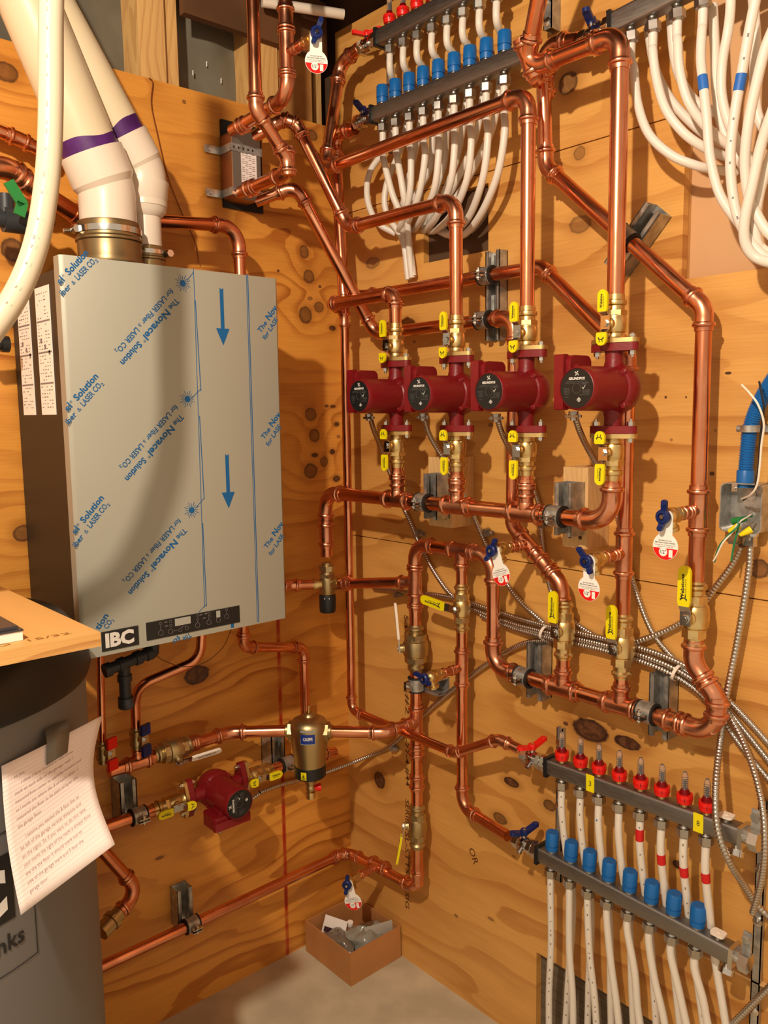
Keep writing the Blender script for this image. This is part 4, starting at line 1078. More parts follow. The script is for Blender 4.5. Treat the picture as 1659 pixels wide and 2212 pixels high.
# ------------------------------------------------------------------ flexible steel conduit
def flex(label, pts, r=.0062, pitch=.0060, mat_=FLEX, name='flexible_conduit', cat='conduit', group='flexible steel conduits', clip=None):
    P_ = resample(smoothpath(pts, 10), pitch/4)
    rr = [r*(.80+.22*(0.5+0.5*math.cos(2*PI*i/4))) for i in range(len(P_))]
    m = MB(); m.sweep(P_, rr, 10); o = m.build(name, mat_, None, 60); o.data.transform(Matrix.Translation(-P_[0])); o.location = P_[0]
    tag(o, label, cat, group)
    for c in (clip or ()):
        p = RW(*c); q = MB(); q.obox(p, X*.004, Y*.010, Z*.009); q.hexa(p+X*.014-Y*.004, p+X*.014-Y*.012, .005); q.obox(p+X*.012, X*.008, Y*.001, Z*.005); q.build('conduit_clip', GALV, o)
    return o
def connector(px, py, off, label):
    p = RW(px,py,off); t = thing('conduit_connector', label, 'connector', p, 'conduit connectors under the pump boxes')
    m = MB(); m.lathe(p, -Z, [(-.002,.009),(.004,.009),(.004,.0065),(.014,.0065)], 16); m.obox(p-Z*.007, X*.014, Y*.006, Z*.002)
    for s in (-1,1): m.cyl(p+X*s*.0125-Z*.010, p+X*s*.0125-Z*.003, .0028, n=8)
    m.build('fitting', NICKEL, t)
for i, (px_, py_) in enumerate(((797,896),(914,895),(1072,896),(1239,891))):
    connector(px_, py_, .20, 'grey conduit connector under the %s' % ['pump nearest the corner','second pump','third pump','rightmost wall pump'][i])
def RP(l): return [RW(*e) for e in l]
flex('steel conduit from the pump nearest the corner, down to the cable bundle', RP([(798,897,.195),(808,930,.15),(822,965,.09),(838,1010,.04),(862,1075,.015),(885,1125,.01),(908,1180,.01),(938,1235,.01),(972,1282,.01),(1010,1308,.01)]), clip=[(905,1152,.006)])
flex('steel conduit curving from the second pump past the left pine block', RP([(915,897,.195),(926,935,.16),(945,970,.13),(972,1010,.10),(1000,1060,.06),(1026,1120,.012),(1052,1180,.01),(1085,1245,.01),(1125,1300,.01),(1182,1352,.012)]), clip=[(1053,1150,.006)])
flex('steel conduit curving from the third pump behind its lower valve', RP([(1073,898,.195),(1084,935,.165),(1102,970,.12),(1125,1005,.05),(1150,1050,.015),(1166,1100,.01),(1170,1160,.01),(1180,1230,.01),(1196,1290,.01),(1235,1340,.01),(1300,1382,.012)]), clip=[(1172,1130,.006)])
flex('steel conduit curving from the rightmost pump towards the lower bundle', RP([(1240,894,.195),(1252,930,.165),(1268,965,.12),(1290,1005,.075),(1318,1060,.03),(1335,1120,.01),(1352,1200,.01),(1378,1290,.01),(1412,1370,.01),(1465,1432,.012),(1530,1500,.014)]))
flex('upper cable of the steel conduit bundle running right behind the valves', RP([(808,1271,.008),(900,1280,.012),(985,1293,.012),(1090,1326,.014),(1180,1352,.02),(1300,1378,.02),(1420,1412,.02),(1500,1450,.02),(1560,1500,.02),(1620,1560,.02),(1690,1640,.02),(1850,1830,.02)]), clip=[(858,1282,.006)])
flex('middle cable of the steel conduit bundle', RP([(1012,1313,.010),(1100,1345,.014),(1180,1366,.02),(1300,1392,.02),(1420,1428,.02),(1500,1470,.02),(1560,1520,.02),(1610,1580,.02),(1690,1680,.02),(1850,1880,.02)]))
flex('lower cable of the steel conduit bundle', RP([(1040,1330,.010),(1110,1358,.014),(1185,1378,.022),(1300,1404,.022),(1420,1442,.022),(1500,1488,.02),(1550,1540,.02),(1600,1610,.02),(1690,1720,.02),(1850,1930,.02)]))
flex('steel conduit rising from the separator to the bundle', [LW(560,1712,.02),LW(610,1694,.015),LW(690,1673,.012),RW(800,1632,.012),RW(850,1606,.012),RW(930,1530,.012),RW(1020,1457,.012),RW(1090,1410,.012),RW(1140,1388,.014),RW(1190,1385,.018)], clip=[(850,1614,.006)])
flex('steel conduit from the junction box slanting left to the bundle', RP([(1602,1178,.03),(1585,1215,.02),(1545,1270,.015),(1500,1325,.012),(1440,1362,.012),(1370,1388,.02)]), r=.0066, pitch=.007)
flex('steel conduit hanging straight down from the junction box', RP([(1621,1180,.03),(1618,1230,.03),(1606,1310,.03),(1590,1400,.03),(1570,1500,.035),(1556,1600,.04),(1546,1700,.10),(1550,1790,.12),(1575,1860,.11),(1610,1915,.06),(1640,1960,.03),(1700,2010,.02),(1850,2110,.02)]), r=.0066, pitch=.007)
flex('steel conduit bowing right then back to the lower manifold end', RP([(1560,1520,.025),(1600,1590,.04),(1630,1670,.08),(1648,1750,.11),(1652,1830,.12),(1645,1900,.11),(1625,1975,.09)]), r=.0060, pitch=.0065)
flex('steel conduit at the lower right corner', RP([(1560,2235,.03),(1600,2195,.03),(1640,2155,.03),(1700,2100,.03),(1850,1990,.03)]), r=.0066, pitch=.007)
flex('steel conduit end below the left pump on the side wall', [LW(470,1800,.02),LW(520,1745,.018),LW(560,1714,.02)])
t = thing('cable_tie', 'white cable tie round the steel conduit bundle', 'cable tie', RW(1463,1455,.02))
m = MB(); p = RW(1463,1452,.022); m.lathe(p-X*.003, V((1,0,-.35)).normalized(), [(0,.017),(.006,.017),(.006,.0155),(0,.0155)], 20, False); m.build('strap', WHITEP, t)
t = thing('cable_tie', 'white cable tie beside the left yellow ball valve lever', 'cable tie', RW(1177,1362,.02))
m = MB(); p = RW(1177,1366,.022); m.lathe(p-X*.003, V((1,0,-.25)).normalized(), [(0,.017),(.006,.017),(.006,.0155),(0,.0155)], 20, False); m.build('strap', WHITEP, t)

# ------------------------------------------------------------------ junction box and blue conduit
bx0, bx1 = RW(1578,1100,.0).x, RW(1650,1100,.0).x; bz0, bz1 = RW(1610,1148,.02).z, RW(1610,1042,.02).z
jc = V(((bx0+bx1)/2,-.0005,(bz0+bz1)/2)); w_, h_ = .075, bz1-bz0; jc.x = RW(1612,1095,.02).x
t = thing('junction_box', 'open steel junction box with loose wires at the right edge', 'electrical box', jc)
m = MB(); D_ = .042
out = rrect(w_, h_, .010, 4); inn = rrect(w_-.004, h_-.004, .009, 4); k = len(out); o = jc
vs = [o+X*x+Z*y for x, y in out]+[o+X*x+Z*y-Y*D_ for x, y in out]+[o+X*x+Z*y-Y*D_ for x, y in inn]+[o+X*x+Z*y-Y*.002 for x, y in inn]
fs = []
for i in range(k):
    j = (i+1)%k
    fs += [(i,j,k+j,k+i),(k+i,k+j,2*k+j,2*k+i),(2*k+i,2*k+j,3*k+j,3*k+i)]
fs.append([3*k+i for i in range(k)]); m.add(vs, fs, False); m.build('box', GALV, t)
m = MB()
for zz_ in (-.02,.02): k_ = MB(); k_.lathe(o-Y*.0025+Z*zz_, -Y, [(0,.010),(.001,.010),(.001,.008)], 16); k_.build('knockout', GALV, t)
m.obox(o-Y*(D_-.002)+Z*(h_/2-.008)-X*.012, X*.005, Z*.007, Y*.0012); m.cyl(o-Y*(D_)+Z*(h_/2-.010)-X*.012, o-Y*(D_+.002)+Z*(h_/2-.010)-X*.012, .0025); m.build('cover_tab', CHROME, t)
m = MB()
for x_ in (-.012,.014): m.lathe(o+X*x_-Y*.022-Z*(h_/2), -Z, [(0,.011),(.006,.011),(.006,.009),(.024,.009)], 16); m.obox(o+X*x_-Y*.034-Z*(h_/2+.014), X*.009, Y*.004, Z*.008); m.cyl(o+X*x_-Y*.036-Z*(h_/2+.010), o+X*x_-Y*.042-Z*(h_/2+.010), .0035, n=10)
m.build('cable_clamp', CHROME, t)
bc = RW(1610,1035,.022); 
t = thing('blue_conduit', 'blue corrugated plastic conduit entering the junction box', 'conduit', bc)
pts = [bc+Z*.012, RW(1616,960,.024), RW(1622,920,.026), RW(1636,880,.03), RW(1660,835,.035), RW(1700,780,.04), RW(1800,660,.04), RW(1900,560,.03)]
P_ = resample(smoothpath(pts,10), .0011); m = MB(); m.sweep(P_, [.0125*(.9+.14*(1 if (i//2)%2 else 0)) for i in range(len(P_))], 18); m.build('corrugated_tube', BLUEC, t)
m = MB(); m.lathe(bc-Z*.014, Z, [(0,.0148),(.028,.0148),(.030,.0138)], 24); m.build('end_fitting', BLUEC, t)
t = thing('pipe_strap', 'grey one-hole strap holding the blue conduit', 'strap', RW(1618,925,.01))
m = MB(); p = RW(1620,926,.026); m.lathe(p-Z*.006, Z, [(0,.0165),(.012,.0165),(.012,.0142),(0,.0142)], 24, False); m.obox(p+X*.028+Y*.018, X*.014, Y*.0012, Z*.006); m.cyl(p-X*.022-Y*0, p-X*.012-Y*.0, .006); m.build('strap', GALV, t)
def wire(label, pts, r, mm, g='loose wires around the junction box'):
    P_ = smoothpath(pts, 8); m = MB(); m.sweep(P_, r, 8); o = m.build('wire', mm); o.data.transform(Matrix.Translation(-P_[0])); o.location = P_[0]; return tag(o, label, 'wire', g)
wire('long white wire arching in front of the blue conduit', [RW(1602,1078,.03),RW(1622,1068,.06),RW(1637,1040,.07),RW(1645,960,.075),RW(1650,915,.08),RW(1638,875,.085),RW(1620,850,.085),RW(1602,831,.08)], .0018, WHITEP)
wire('black wire rising along the blue conduit', [RW(1606,1080,.03),RW(1628,1060,.06),RW(1637,1020,.065),RW(1643,940,.07),RW(1650,885,.075),RW(1645,850,.075),RW(1640,824,.07)], .0018, RUBBER)
wire('green wire hanging left out of the junction box', [RW(1625,1115,.03),RW(1600,1120,.06),RW(1590,1140,.07),RW(1570,1160,.075),RW(1553,1182,.075),RW(1543,1214,.07)], .0018, GREENW)
wire('white wire hanging left beside the green one', [RW(1622,1112,.035),RW(1597,1128,.065),RW(1582,1150,.072),RW(1562,1172,.078),RW(1548,1200,.076),RW(1541,1212,.074)], .0015, WHITEP)
wire('green wire end hanging straight below the box', [RW(1600,1120,.05),RW(1592,1150,.06),RW(1585,1180,.06),RW(1580,1212,.058)], .0018, GREENW)
for px_, py_, lab, mm in ((1589,1140,'yellow wire nut at the left of the junction box', YELLOW),(1614,1148,'yellow wire nut at the bottom of the junction box', YELLOW)):
    t = thing('wire_nut', lab, 'wire connector', RW(px_,py_,.05)); m = MB(); p = RW(px_,py_,.05); m.lathe(p, V((-.7,-.4,-.5)), [(-.008,.0065),(0,.0058),(.012,.0035),(.014,.002)], 12); m.build('cap', mm, t)
t = thing('wire_nut', 'green wire nut deep in the junction box', 'wire connector', RW(1594,1122,.03)); m = MB(); p = RW(1594,1124,.032); m.lathe(p, V((1,-.2,.3)), [(-.010,.0065),(0,.006),(.016,.0045)], 12); m.build('cap', GREEN, t)
# ------------------------------------------------------------------ wall-hung boiler
BX = .30
by0, by1 = LW(128,548,BX).y, LW(600,602,BX).y
bzT, bzB = LW(600,602,BX).z, LW(617,1335,BX).z
t = boiler = thing('boiler', 'wall-hung steel boiler still wrapped in blue-printed protective film', 'boiler', (BX/2,(by0+by1)/2,bzB))
m = MB(); m.box((.012, by0+.006, bzB+.02), (BX-.03, by1-.006, bzT-.02)); case = m.build('case', mat('black_steel_case', hexc(40,34,28), .45), t)
m = MB(); z0, z1 = bzB, bzT
pl = [(by0,BX-.030),(by0,BX-.006),(by0+.008,BX),(by1-.006,BX),(by1,BX-.006),(by1,BX-.030)]
m.prism([(a,b) for a,b in pl], V((0,0,z0)), Y, X, Z, z1-z0); fp = m.build('front_panel', mat('filmed_stainless_panel', hexc(168,166,152), .42, .35, rvar=.06, scale=3), t)
N = X; XF = BX+.0004
def bl(px, py): return LW(px, py, XF)
q = MB()
def ft(s, a, b, h, bold=.012): q.text(s, bl(*a), bl(*b), N, h=h, bold=bold)
# baseline positions measured on the panel; h in metres
rows = [((135,636),(191,570)), ]
# left column reading up to the right
for (a1,b1,a2,b2) in (((150,610),(193,553),(152,640),(212,566)),((149,884),(212,820),(150,922),(226,834)),((162,1150),(224,1083),(163,1178),(238,1094)),((205,1390),(235,1337),(228,1372),(246,1345))):
    pass
def seg(p1, p2, parts):
    q = MB(); A, B = bl(*p1), bl(*p2); D = B-A; u_ = N.cross(D.normalized())
    for (st, f0, f1, h, bd, rs) in parts: q.text(st, A+D*f0+u_*rs, A+D*f1+u_*rs, N, h=h, bold=bd)
    q.build('film_print', FILMBLUE, fp)
def col_left(p1, p2, p3, p4):
    seg(p1, p2, [('el',0,.15,.0125,.02,0),('\u00ae',.17,.23,.005,0,.006),('Solution',.30,1,.0120,.03,0)])
    seg(p3, p4, [('iber',0,.24,.0105,.02,0),('&',.30,.37,.0075,0,0),('LASER CO',.43,.93,.0108,.02,0),('2',.94,.99,.006,.02,-.002)])
col_left((131,616),(192,548),(136,640),(212,562))
col_left((147,890),(213,814),(148,918),(225,828))
col_left((163,1155),(225,1076),(164,1183),(238,1088))
seg((214,1362),(235,1330), [('tion',0,1,.012,.03,0)]); seg((232,1360),(246,1339), [('CO',0,.8,.0108,.02,0),('2',.82,1,.006,.02,-.002)])
for k,(dx,dy) in enumerate(((0,0),(10,251),(17,497))):
    seg((380+dx,643+dy),(259+dx,782+dy), [('The',0,.145,.0115,.02,0),('Novacel',.18,.60,.0135,.03,0),('\u00ae',.61,.645,.005,0,.007),('Solution',.68,1,.0120,.03,0)])
    seg((368+dx,622+dy),(246+dx,760+dy), [('for LASER Fiber',0,.53,.0108,.02,0),('&',.56,.59,.0075,0,0),('LASER CO',.62,.95,.0108,.02,0),('2',.955,.985,.006,.02,-.002)])
seg((409,1366),(394,1378), [('The',0,1,.0115,.02,0)]); seg((384,1372),(372,1386), [('fo',0,1,.0108,.02,0)])
for dy, dx in ((0,0),(230,7),(466,13)):
    seg((563+dx,720+dy),(600+dx,666+dy), [('The',0,.40,.0110,.02,0),('Nov',.50,1.0,.0135,.03,0)]); seg((573+dx,735+dy),(601+dx,692+dy), [('for LASE',0,1.0,.0105,.02,0)])
q = MB()
def ln(a, b, w=.0012):
    A, B = bl(*a), bl(*b); d = (B-A); u = d.normalized().cross(N); q.obox((A+B)/2, d/2, u*w/2, N*.0001)
ln((418,580),(442,1312)); ln((422,649),(430,843) if False else (434,845),.0016); ln((431,898),(441,1078),.0016); ln((438,1130),(446,1310),.0016)
ln((532,592),(556,1344)); ln((535,592),(559,1344),.0018)
ln((434,840),(414,860)); ln((418,588),(404,606)); ln((441,1076),(424,1096)); ln((445,1306),(430,1322))
for cx_, cy_ in ((395,612),(405,862),(414,1102)):
    c = bl(cx_, cy_); q.prism(circ(.0065,14), c, Y, Z, N, .0002)
    for i in range(16):
        an = 2*PI*i/16; dd = Y*math.cos(an)+Z*math.sin(an); a = c+dd*(.008 if i%2 else .007); b = c+dd*(.0175 if i%2 else .014); q.obox((a+b)/2, (b-a)/2, dd.cross(N)*.0005, N*.0001)
for (a, b) in (((478,622),(482,746)),((490,981),(494,1098))):
    A, B = bl(*a), bl(*b); L = (A-B).length; w = .0042; hw = .0155
    q.prism([(-w,0),(0,-.003),(w,0),(w,-(L-.034)),(hw,-(L-.030)-.004+.008),(0,-L),(-hw,-(L-.030)-.004+.008),(-w,-(L-.034))], V((XF,A.y,A.z)), Y, Z, N, .0002)
A = bl(502,1350); q.obox(A, Y*.0035, Z*.006, N*.0001)
q.build('film_pattern', FILMBLUE, fp)
# badge and control strip
def rectpx(m, ps, x, th=.0015):
    P_ = [LW(a,b,x) for a,b in ps]; ys = [p.y for p in P_]; zs = [p.z for p in P_]
    m.box((x-.0002, min(ys), min(zs)), (x+th, max(ys), max(zs))); return min(ys), max(ys), min(zs), max(zs)
m = MB(); by, byy, bz, bzz = rectpx(m, ((218,1366),(300,1392)), BX); badge = m.build('badge', BLACK, t)
q = MB(); e = BX+.002; q.text('IBC', V((e,by+.007,bz+.008)), V((e,byy-.010,bz+.008)), N, h=(bzz-bz)*.66, bold=.05); q.build('lettering', WHITEI, badge)
cy0, cy1 = LW(316,1365,BX).y, LW(517,1325,BX).y
# keep the strip level
m = MB(); cz0_, cz1_ = LW(318,1384,BX).z, LW(318,1345,BX).z; m.box((BX-.0002,cy0,cz0_),(BX+.0015,cy1,cz1_)); strip = m.build('control_strip', BLACK, t)
q = MB(); hh = cz1_-cz0_; ww = cy1-cy0
def C_(u, v): return V((e, cy0+ww*u, cz0_+hh*v))
def ring(u, v, r_): P_ = [C_(u,v)+Y*r_*math.cos(a*PI/10)+Z*r_*math.sin(a*PI/10) for a in range(21)]; q.sweep(P_, .0003, 4, False)
for u, v, r_ in ((.14,.30,.0052),(.24,.27,.0052),(.34,.25,.0038),(.41,.29,.0038),(.525,.32,.0052),(.65,.36,.0052),(.755,.38,.0052),(.85,.50,.0052),(.14,.82,.0028),(.245,.84,.0026),(.245,.60,.0026),(.53,.88,.0026),(.53,.66,.0026),(.655,.90,.0026),(.655,.70,.0026),(.85,.90,.0026)): ring(u, v, r_)
for (u0,v0,u1,v1_) in ((.14,.45,.14,.73),(.27,.27,.31,.26),(.35,.33,.375,.45),(.375,.45,.40,.37),(.525,.46,.525,.57),(.65,.5,.65,.62),(.85,.62,.85,.82)): a, b = C_(u0,v0), C_(u1,v1_); q.sweep([a,b], .0003, 4, False)
for u, v in ((.195,.85),(.2,.62),(.565,.88),(.6,.66),(.62,.9)): q.obox(C_(u,v), Y*.003, Z*.0008, N*.0002)
q.build('button_marks', INKG, strip)
m = MB(); m.obox(C_(.37,.72), Y*.0175, Z*.0075, N*.0006); m.obox(C_(.755,.74), Y*.0045, Z*.007, N*.0006); m.build('display', mat('grey_display', hexc(170,170,160), .35), strip)
# data sheets on the case's side
ysd = by0+.006-.0004
def sidept(px, py): d = ray(px,py); return CP+d*((ysd-CP.y)/d.y)
sheetx = (((50,700),(96,896)),)
for k, (pa, pb) in enumerate((((62,690),(96,896)),((107,596),(142,898)))):
    xa_, xb_ = sidept(*pa).x, sidept(*pb).x
    z1_ = sidept(95,603).z-.012; z0_ = sidept(96,896).z
    w0 = (.045,.115) if k == 0 else (.150,.225)
    m = MB(); m.box((w0[0], ysd-.0006, z0_), (w0[1], ysd+.0002, z1_)); sh = m.build('data_sheet', WHITE, case)
    q = MB()
    for i in range(34):
        zz_ = z1_-.012-(z1_-z0_-.02)*i/34
        if i % 9 == 8: q.obox(V(((w0[0]+w0[1])/2, ysd-.0008, zz_)), X*(w0[1]-w0[0])*.46, Z*.0016, Y*.0001); continue
        for j in range(5):
            if random.random() < .62: 
                xx_ = w0[0]+.006+(w0[1]-w0[0]-.012)*(j+.4)/5; q.obox(V((xx_, ysd-.0008, zz_)), X*random.uniform(.002,.005), Z*random.choice((.0006,.0009)), Y*.0001)
    for i in range(3): q.lathe(V((w0[0]+.02+.02*i, ysd-.0008, z1_-.10-.012*i)), -Y, [(0,.005),(.0001,.005)], 14)
    q.build('print', INKG, sh)
# boiler top stubs
# ------------------------------------------------------------------ vent pipes
def vent(label, b, d_el, r, h1, h2, dirv, L, gm_h, cuff_r, marks=None, step=False):
    t = thing('vent_pipe', label, 'vent pipe', b)
    zt_ = b+Z*h1
    m = MB(); m.lathe(b, Z, [(0,cuff_r*.93),(h1*.28,cuff_r*.93),(h1*.30,cuff_r*1.02),(h1*.34,cuff_r*1.04),(h1*.40,cuff_r),(h1*.66,cuff_r*1.01),(h1*.68,cuff_r*1.06),(h1*.72,cuff_r*1.06),(h1*.75,cuff_r*1.0),(h1*.97,cuff_r*1.0),(h1,cuff_r*.985)], 40)
    m.build('metal_cuff', mat('bronze_cuff', hexc(150,128,92), .38, .9), t)
    m = MB(); m.lathe(b+Z*h1*.80, Z, [(0,cuff_r*1.03),(h1*.1,cuff_r*1.03)], 40, False)
    sc = b+Z*h1*.85+(V((-.2,-.98,0)) if not step else V((.4,.9,0))).normalized()*cuff_r*1.1
    m.hexa(sc-X*.004, sc+X*.018, .008); m.cyl(sc-Y*.02-Z*.004, sc+Y*.012, .004); m.build('hose_clamp', CHROME, t)
    d = dirv.normalized(); pw = zt_
    th = Z.angle(d); Rb = r*1.5; T = Rb*math.tan(th/2)
    el = pw+Z*(h2+T); A, T = arc(el, Z, d, Rb)
    m = MB()
    if step:
        m.sweep([pw-Z*.01, pw+Z*h2*.45], r*.72, 36)
        m.lathe(pw+Z*h2*.45, Z, [(0,r*.74),(h2*.08,r*.98),(h2*.50,r*1.14),(h2*.52,r*1.14),(h2*.52,r*1.03)], 40)
        m.sweep([pw+Z*h2*.6]+A, r*1.04, 36)
    else:
        m.sweep([pw-Z*.01]+A, r*1.0, 36)
    m.sweep([A[-1]+d*.0, A[-1]+d*.055], r*1.12, 36)
    m.lathe(A[-1]-d*.012, d, [(0,r*1.0),(.012,r*1.12)], 36, False)
    m.sphere(A[4]+CF*-r*1.02, .006, 8)
    m.build('elbow_fitting', PVCW, t)
    m = MB(); m.sweep([A[-1]+d*.04, A[-1]+d*L], r, 36); pp = m.build('pipe', PVC, t)
    m = MB(); n = 36; u, w = perp(d); vs = []
    for j in range(n+1):
        a_ = 2*PI*j/n; rr_ = r*1.006; v_ = u*math.cos(a_)+w*math.sin(a_)
        hi = .074+.010*(0.5+0.5*math.sin(a_*2+1))+.0012*math.sin(a_*5)
        vs += [A[-1]+d*.050+v_*rr_, A[-1]+d*hi+v_*rr_]
    m.add(vs, [(2*j,2*j+2,2*j+3,2*j+1) for j in range(n)]); m.build('purple_primer_ring', PURPLE, pp)
    return t
vx = .165
ca = LW(238,548,vx); ca.z = bzT-.02
cb = LW(318,560,vx-.03); cb.z = bzT-.02
pa1, pa0 = LW(197,372,vx), LW(52,30,vx)
pb1, pb0 = LW(268,300,vx-.03), LW(92,-20,vx-.03)
vent('thick cream vent pipe rising left from the boiler, purple primer at its collar', ca, None, .0555, .115, .05, pa0-pa1, 1.1, 0, .062)
vent('slimmer cream vent pipe behind the thick one, with a reducer at its foot', cb, None, .0445, .085, .135, pb0-pb1, 1.2, 0, .037, step=True)

# foreground hose
def pt_depth(px, py, dep): return CP+ray(px,py)*dep
P_ = [pt_depth(118,-420,1.14),pt_depth(114,-200,1.13),pt_depth(112,-60,1.12),pt_depth(110,60,1.12),pt_depth(110,200,1.12),pt_depth(107,320,1.12),pt_depth(98,420,1.11),pt_depth(80,520,1.10),pt_depth(48,610,1.09),pt_depth(0,690,1.07),pt_depth(-70,770,1.05),pt_depth(-220,880,1.03),pt_depth(-420,950,1.0)]
tb = pex('thick cream hose hanging in front of the vent pipes at the left', P_, .0163, None, mat_=mat('cream_hose', hexc(206,196,172), .35, sss=.1), dots=None); tb.name = 'hose'
q = MB(); step = resample(smoothpath(P_,8), .0125)
for i, p in enumerate(step[10:-14]):
    tn = (step[i+12]-step[i+10]).normalized(); f = (CP-p); f = (f-tn*f.dot(tn)).normalized(); s = tn.cross(f)
    if (i*5)%13 < 6:
        for k in (-1,1): q.obox(p+f*.0158+s*(k*.003+.002)*1.0, tn*random.uniform(.0015,.0035), s*.0008, f*.0004)
q.build('print', mat('faint_print', hexc(190,180,158), .6), tb)

# thin copper wire hanging on the plywood
def bigwire(label, pts, r, mm, name='wire', cat='wire'):
    P_ = smoothpath(pts, 8); m = MB(); m.sweep(P_, r, 8); o = m.build(name, mm); o.data.transform(Matrix.Translation(-P_[0])); o.location = P_[0]; return tag(o, label, cat)
bigwire('thin copper wire straggling down the plywood left of the heat exchanger', [LW(322,168,.004),LW(330,180,.004),LW(327,225,.004),LW(340,290,.005),(LW(362,380,.005)),LW(395,465,.005),LW(420,520,.008),LW(430,570,.01)], .0012, mat('thin_copper_wire', hexc(120,62,26), .4, .6))
bigwire('thin dark wire drooping below the boiler', [LW(502,1355,.2),LW(480,1400,.2),LW(440,1432,.2),LW(395,1440,.2),LW(350,1425,.2),LW(335,1410,.2)], .0008, BROWNI)

# ------------------------------------------------------------------ left wall pipes
RL = R1
copper('copper pipe from behind the vents bending down into the boiler top', [LW(225,470,.12), LW(515,489,.12) , V((.12, LW(515,489,.12).y, bzT-.03))], RL*.98, Rb=.045)
def LWP(l): return [LW(*e) for e in l]
hz = LW(480,1715,.12)
# boiler supply down to separator line
py_ = LW(657,1450,.05).y
copper('copper pipe from the boiler foot stepping right and dropping behind the separator', [V((.12,LW(528,1330,.12).y,bzB+.03)), V((.09,LW(530,1393,.10).y,LW(530,1400,.10).z)), V((.05,py_,LW(655,1398,.05).z)), V((.05,py_,LW(660,1560,.05).z))], .0128, Rb=.03)
sx, sy = .19, LW(668,1580,.19).y; sz_ = .722
sp = V((sx, sy, sz_))
ldir = (V((.065,LW(520,1578,.065).y,sz_))-sp).normalized(); rdir = (V((.335,-.16,sz_+.004))-sp).normalized()
yv = LW(405,1604,.06).y
copper('copper pipe from the tee past the bronze valve to the separator', [V((.06, LW(235,1668,.06).y, .715)), V((.06,LW(520,1578,.065).y-.03,.722)), sp+ldir*.052], R1*1.02, Rb=.05, coup=[(V((.06,LW(420,1600,.06).y,.722)), Y, .03)])
t = copper('copper pipe from the separator to the tall riser by the corner', [sp+rdir*.052, V((.335,-.155,sz_+.004)), at(v6x, RW(905,1560,.06).z)], R1*1.02, Rb=.035)
tee(t, at(v6x, RW(905,1560,.06).z), Z, (V((.335,-.155,.722))-at(v6x, RW(905,1560,.06).z)), R1*1.05, R1, L=.045)
# air separator
t = thing('air_separator', 'tall brass air separator with a blue maker label in the left corner piping', 'separator', sp-Z*.09)
m = MB(); m.lathe(sp-Z*.088, Z, [(0,.038),(.02,.0405),(.05,.045),(.085,.0480),(.100,.0480),(.108,.0468),(.118,.040),(.124,.028),(.127,.016),(.133,.013),(.137,.007)], 36); body = m.build('body', BRASSD, t)
m = MB()
for dd in (ldir, rdir): m.hexa(sp+dd*.030, sp+dd*.052, .0245); m.lathe(sp+dd*.052, dd, [(0,.018),(.006,.018),(.008,.016)], 18)
m.build('union_nut', BRASSD, t)
m = MB(); m.lathe(sp+Z*.045, Z, [(0,.003),(.018,.0025),(.018,.0045),(.0205,.0045)], 12); m.build('vent_pin', BRASS, t)
m = MB(); m.lathe(sp-Z*.118, Z, [(0,.0365),(.003,.0395),(.030,.0395),(.032,.0375)], 36); cl_ = m.build('black_collar', BLACK, t)
def curved(m, c, R_, z0, z1, a0, a1, n=10, th=0):
    vs = []
    for i in range(n+1):
        a_ = a0+(a1-a0)*i/n; v_ = V((math.cos(a_), math.sin(a_), 0)); vs += [c+v_*R_+Z*z0, c+v_*R_+Z*z1]
    m.add(vs, [(2*i,2*i+2,2*i+3,2*i+1) for i in range(n)])
vd = (CP-sp); aa = math.atan2(vd.y, vd.x)
m = MB(); curved(m, sp, .0478, -.018, .018, aa-.48, aa+.30); lb = m.build('label', mat('silver_label', hexc(150,150,145), .4), t)
m = MB(); curved(m, sp, .0481, -.016, .008, aa-.46, aa+.28); m.build('blue_field', mat('navy_label', hexc(20,48,130), .4), lb)
q = MB(); c = sp+V((math.cos(aa-.09), math.sin(aa-.09), 0))*.0485-Z*.007; n_ = V((math.cos(aa-.09), math.sin(aa-.09), 0)); u_ = Z.cross(n_); q.text('CALEFFI', c-u_*.0115, c+u_*.0115, n_, h=.0078, bold=.03); q.build('lettering', WHITEI, lb)
m = MB(); curved(m, sp, .0400, -.113, -.093, aa-.62, aa-.25); y_ = m.build('warning_sticker', YELLOW, cl_)
q = MB(); an = aa-.43; n_ = V((math.cos(an), math.sin(an), 0)); u_ = Z.cross(n_); c = sp+n_*.0407-Z*.108
q.sweep([c-u_*.005, c+Z*.010, c+u_*.005, c-u_*.005], .0006, 4, False); q.obox(c+Z*.004, u_*.0012, Z*.0025, n_*.0002); q.obox(c-Z*.0025, u_*.005, Z*.0005, n_*.0002); q.build('pictogram', INK, y_)
m = MB(); m.lathe(sp-Z*.116, -Z, [(0,.020),(.008,.016),(.020,.0145),(.022,.011),(.034,.011)], 22); m.sphere(sp-Z*.150, .0125, 10); m.build('drain_body', BRASSD, t)
m = MB(); m.lathe(sp-Z*.160, -Z, [(0,.0125),(.012,.0135),(.016,.013),(.016,.008),(.012,.008)], 20); m.build('drain_cap', BRASS, t)
m = MB(); p = sp-Z*.152+V((.012,.020,0)); m.lathe(sp-Z*.150, V((.6,1,0)), [(.010,.006),(.020,.010),(.026,.010)], 14); m.build('drain_handle', REDP, t)

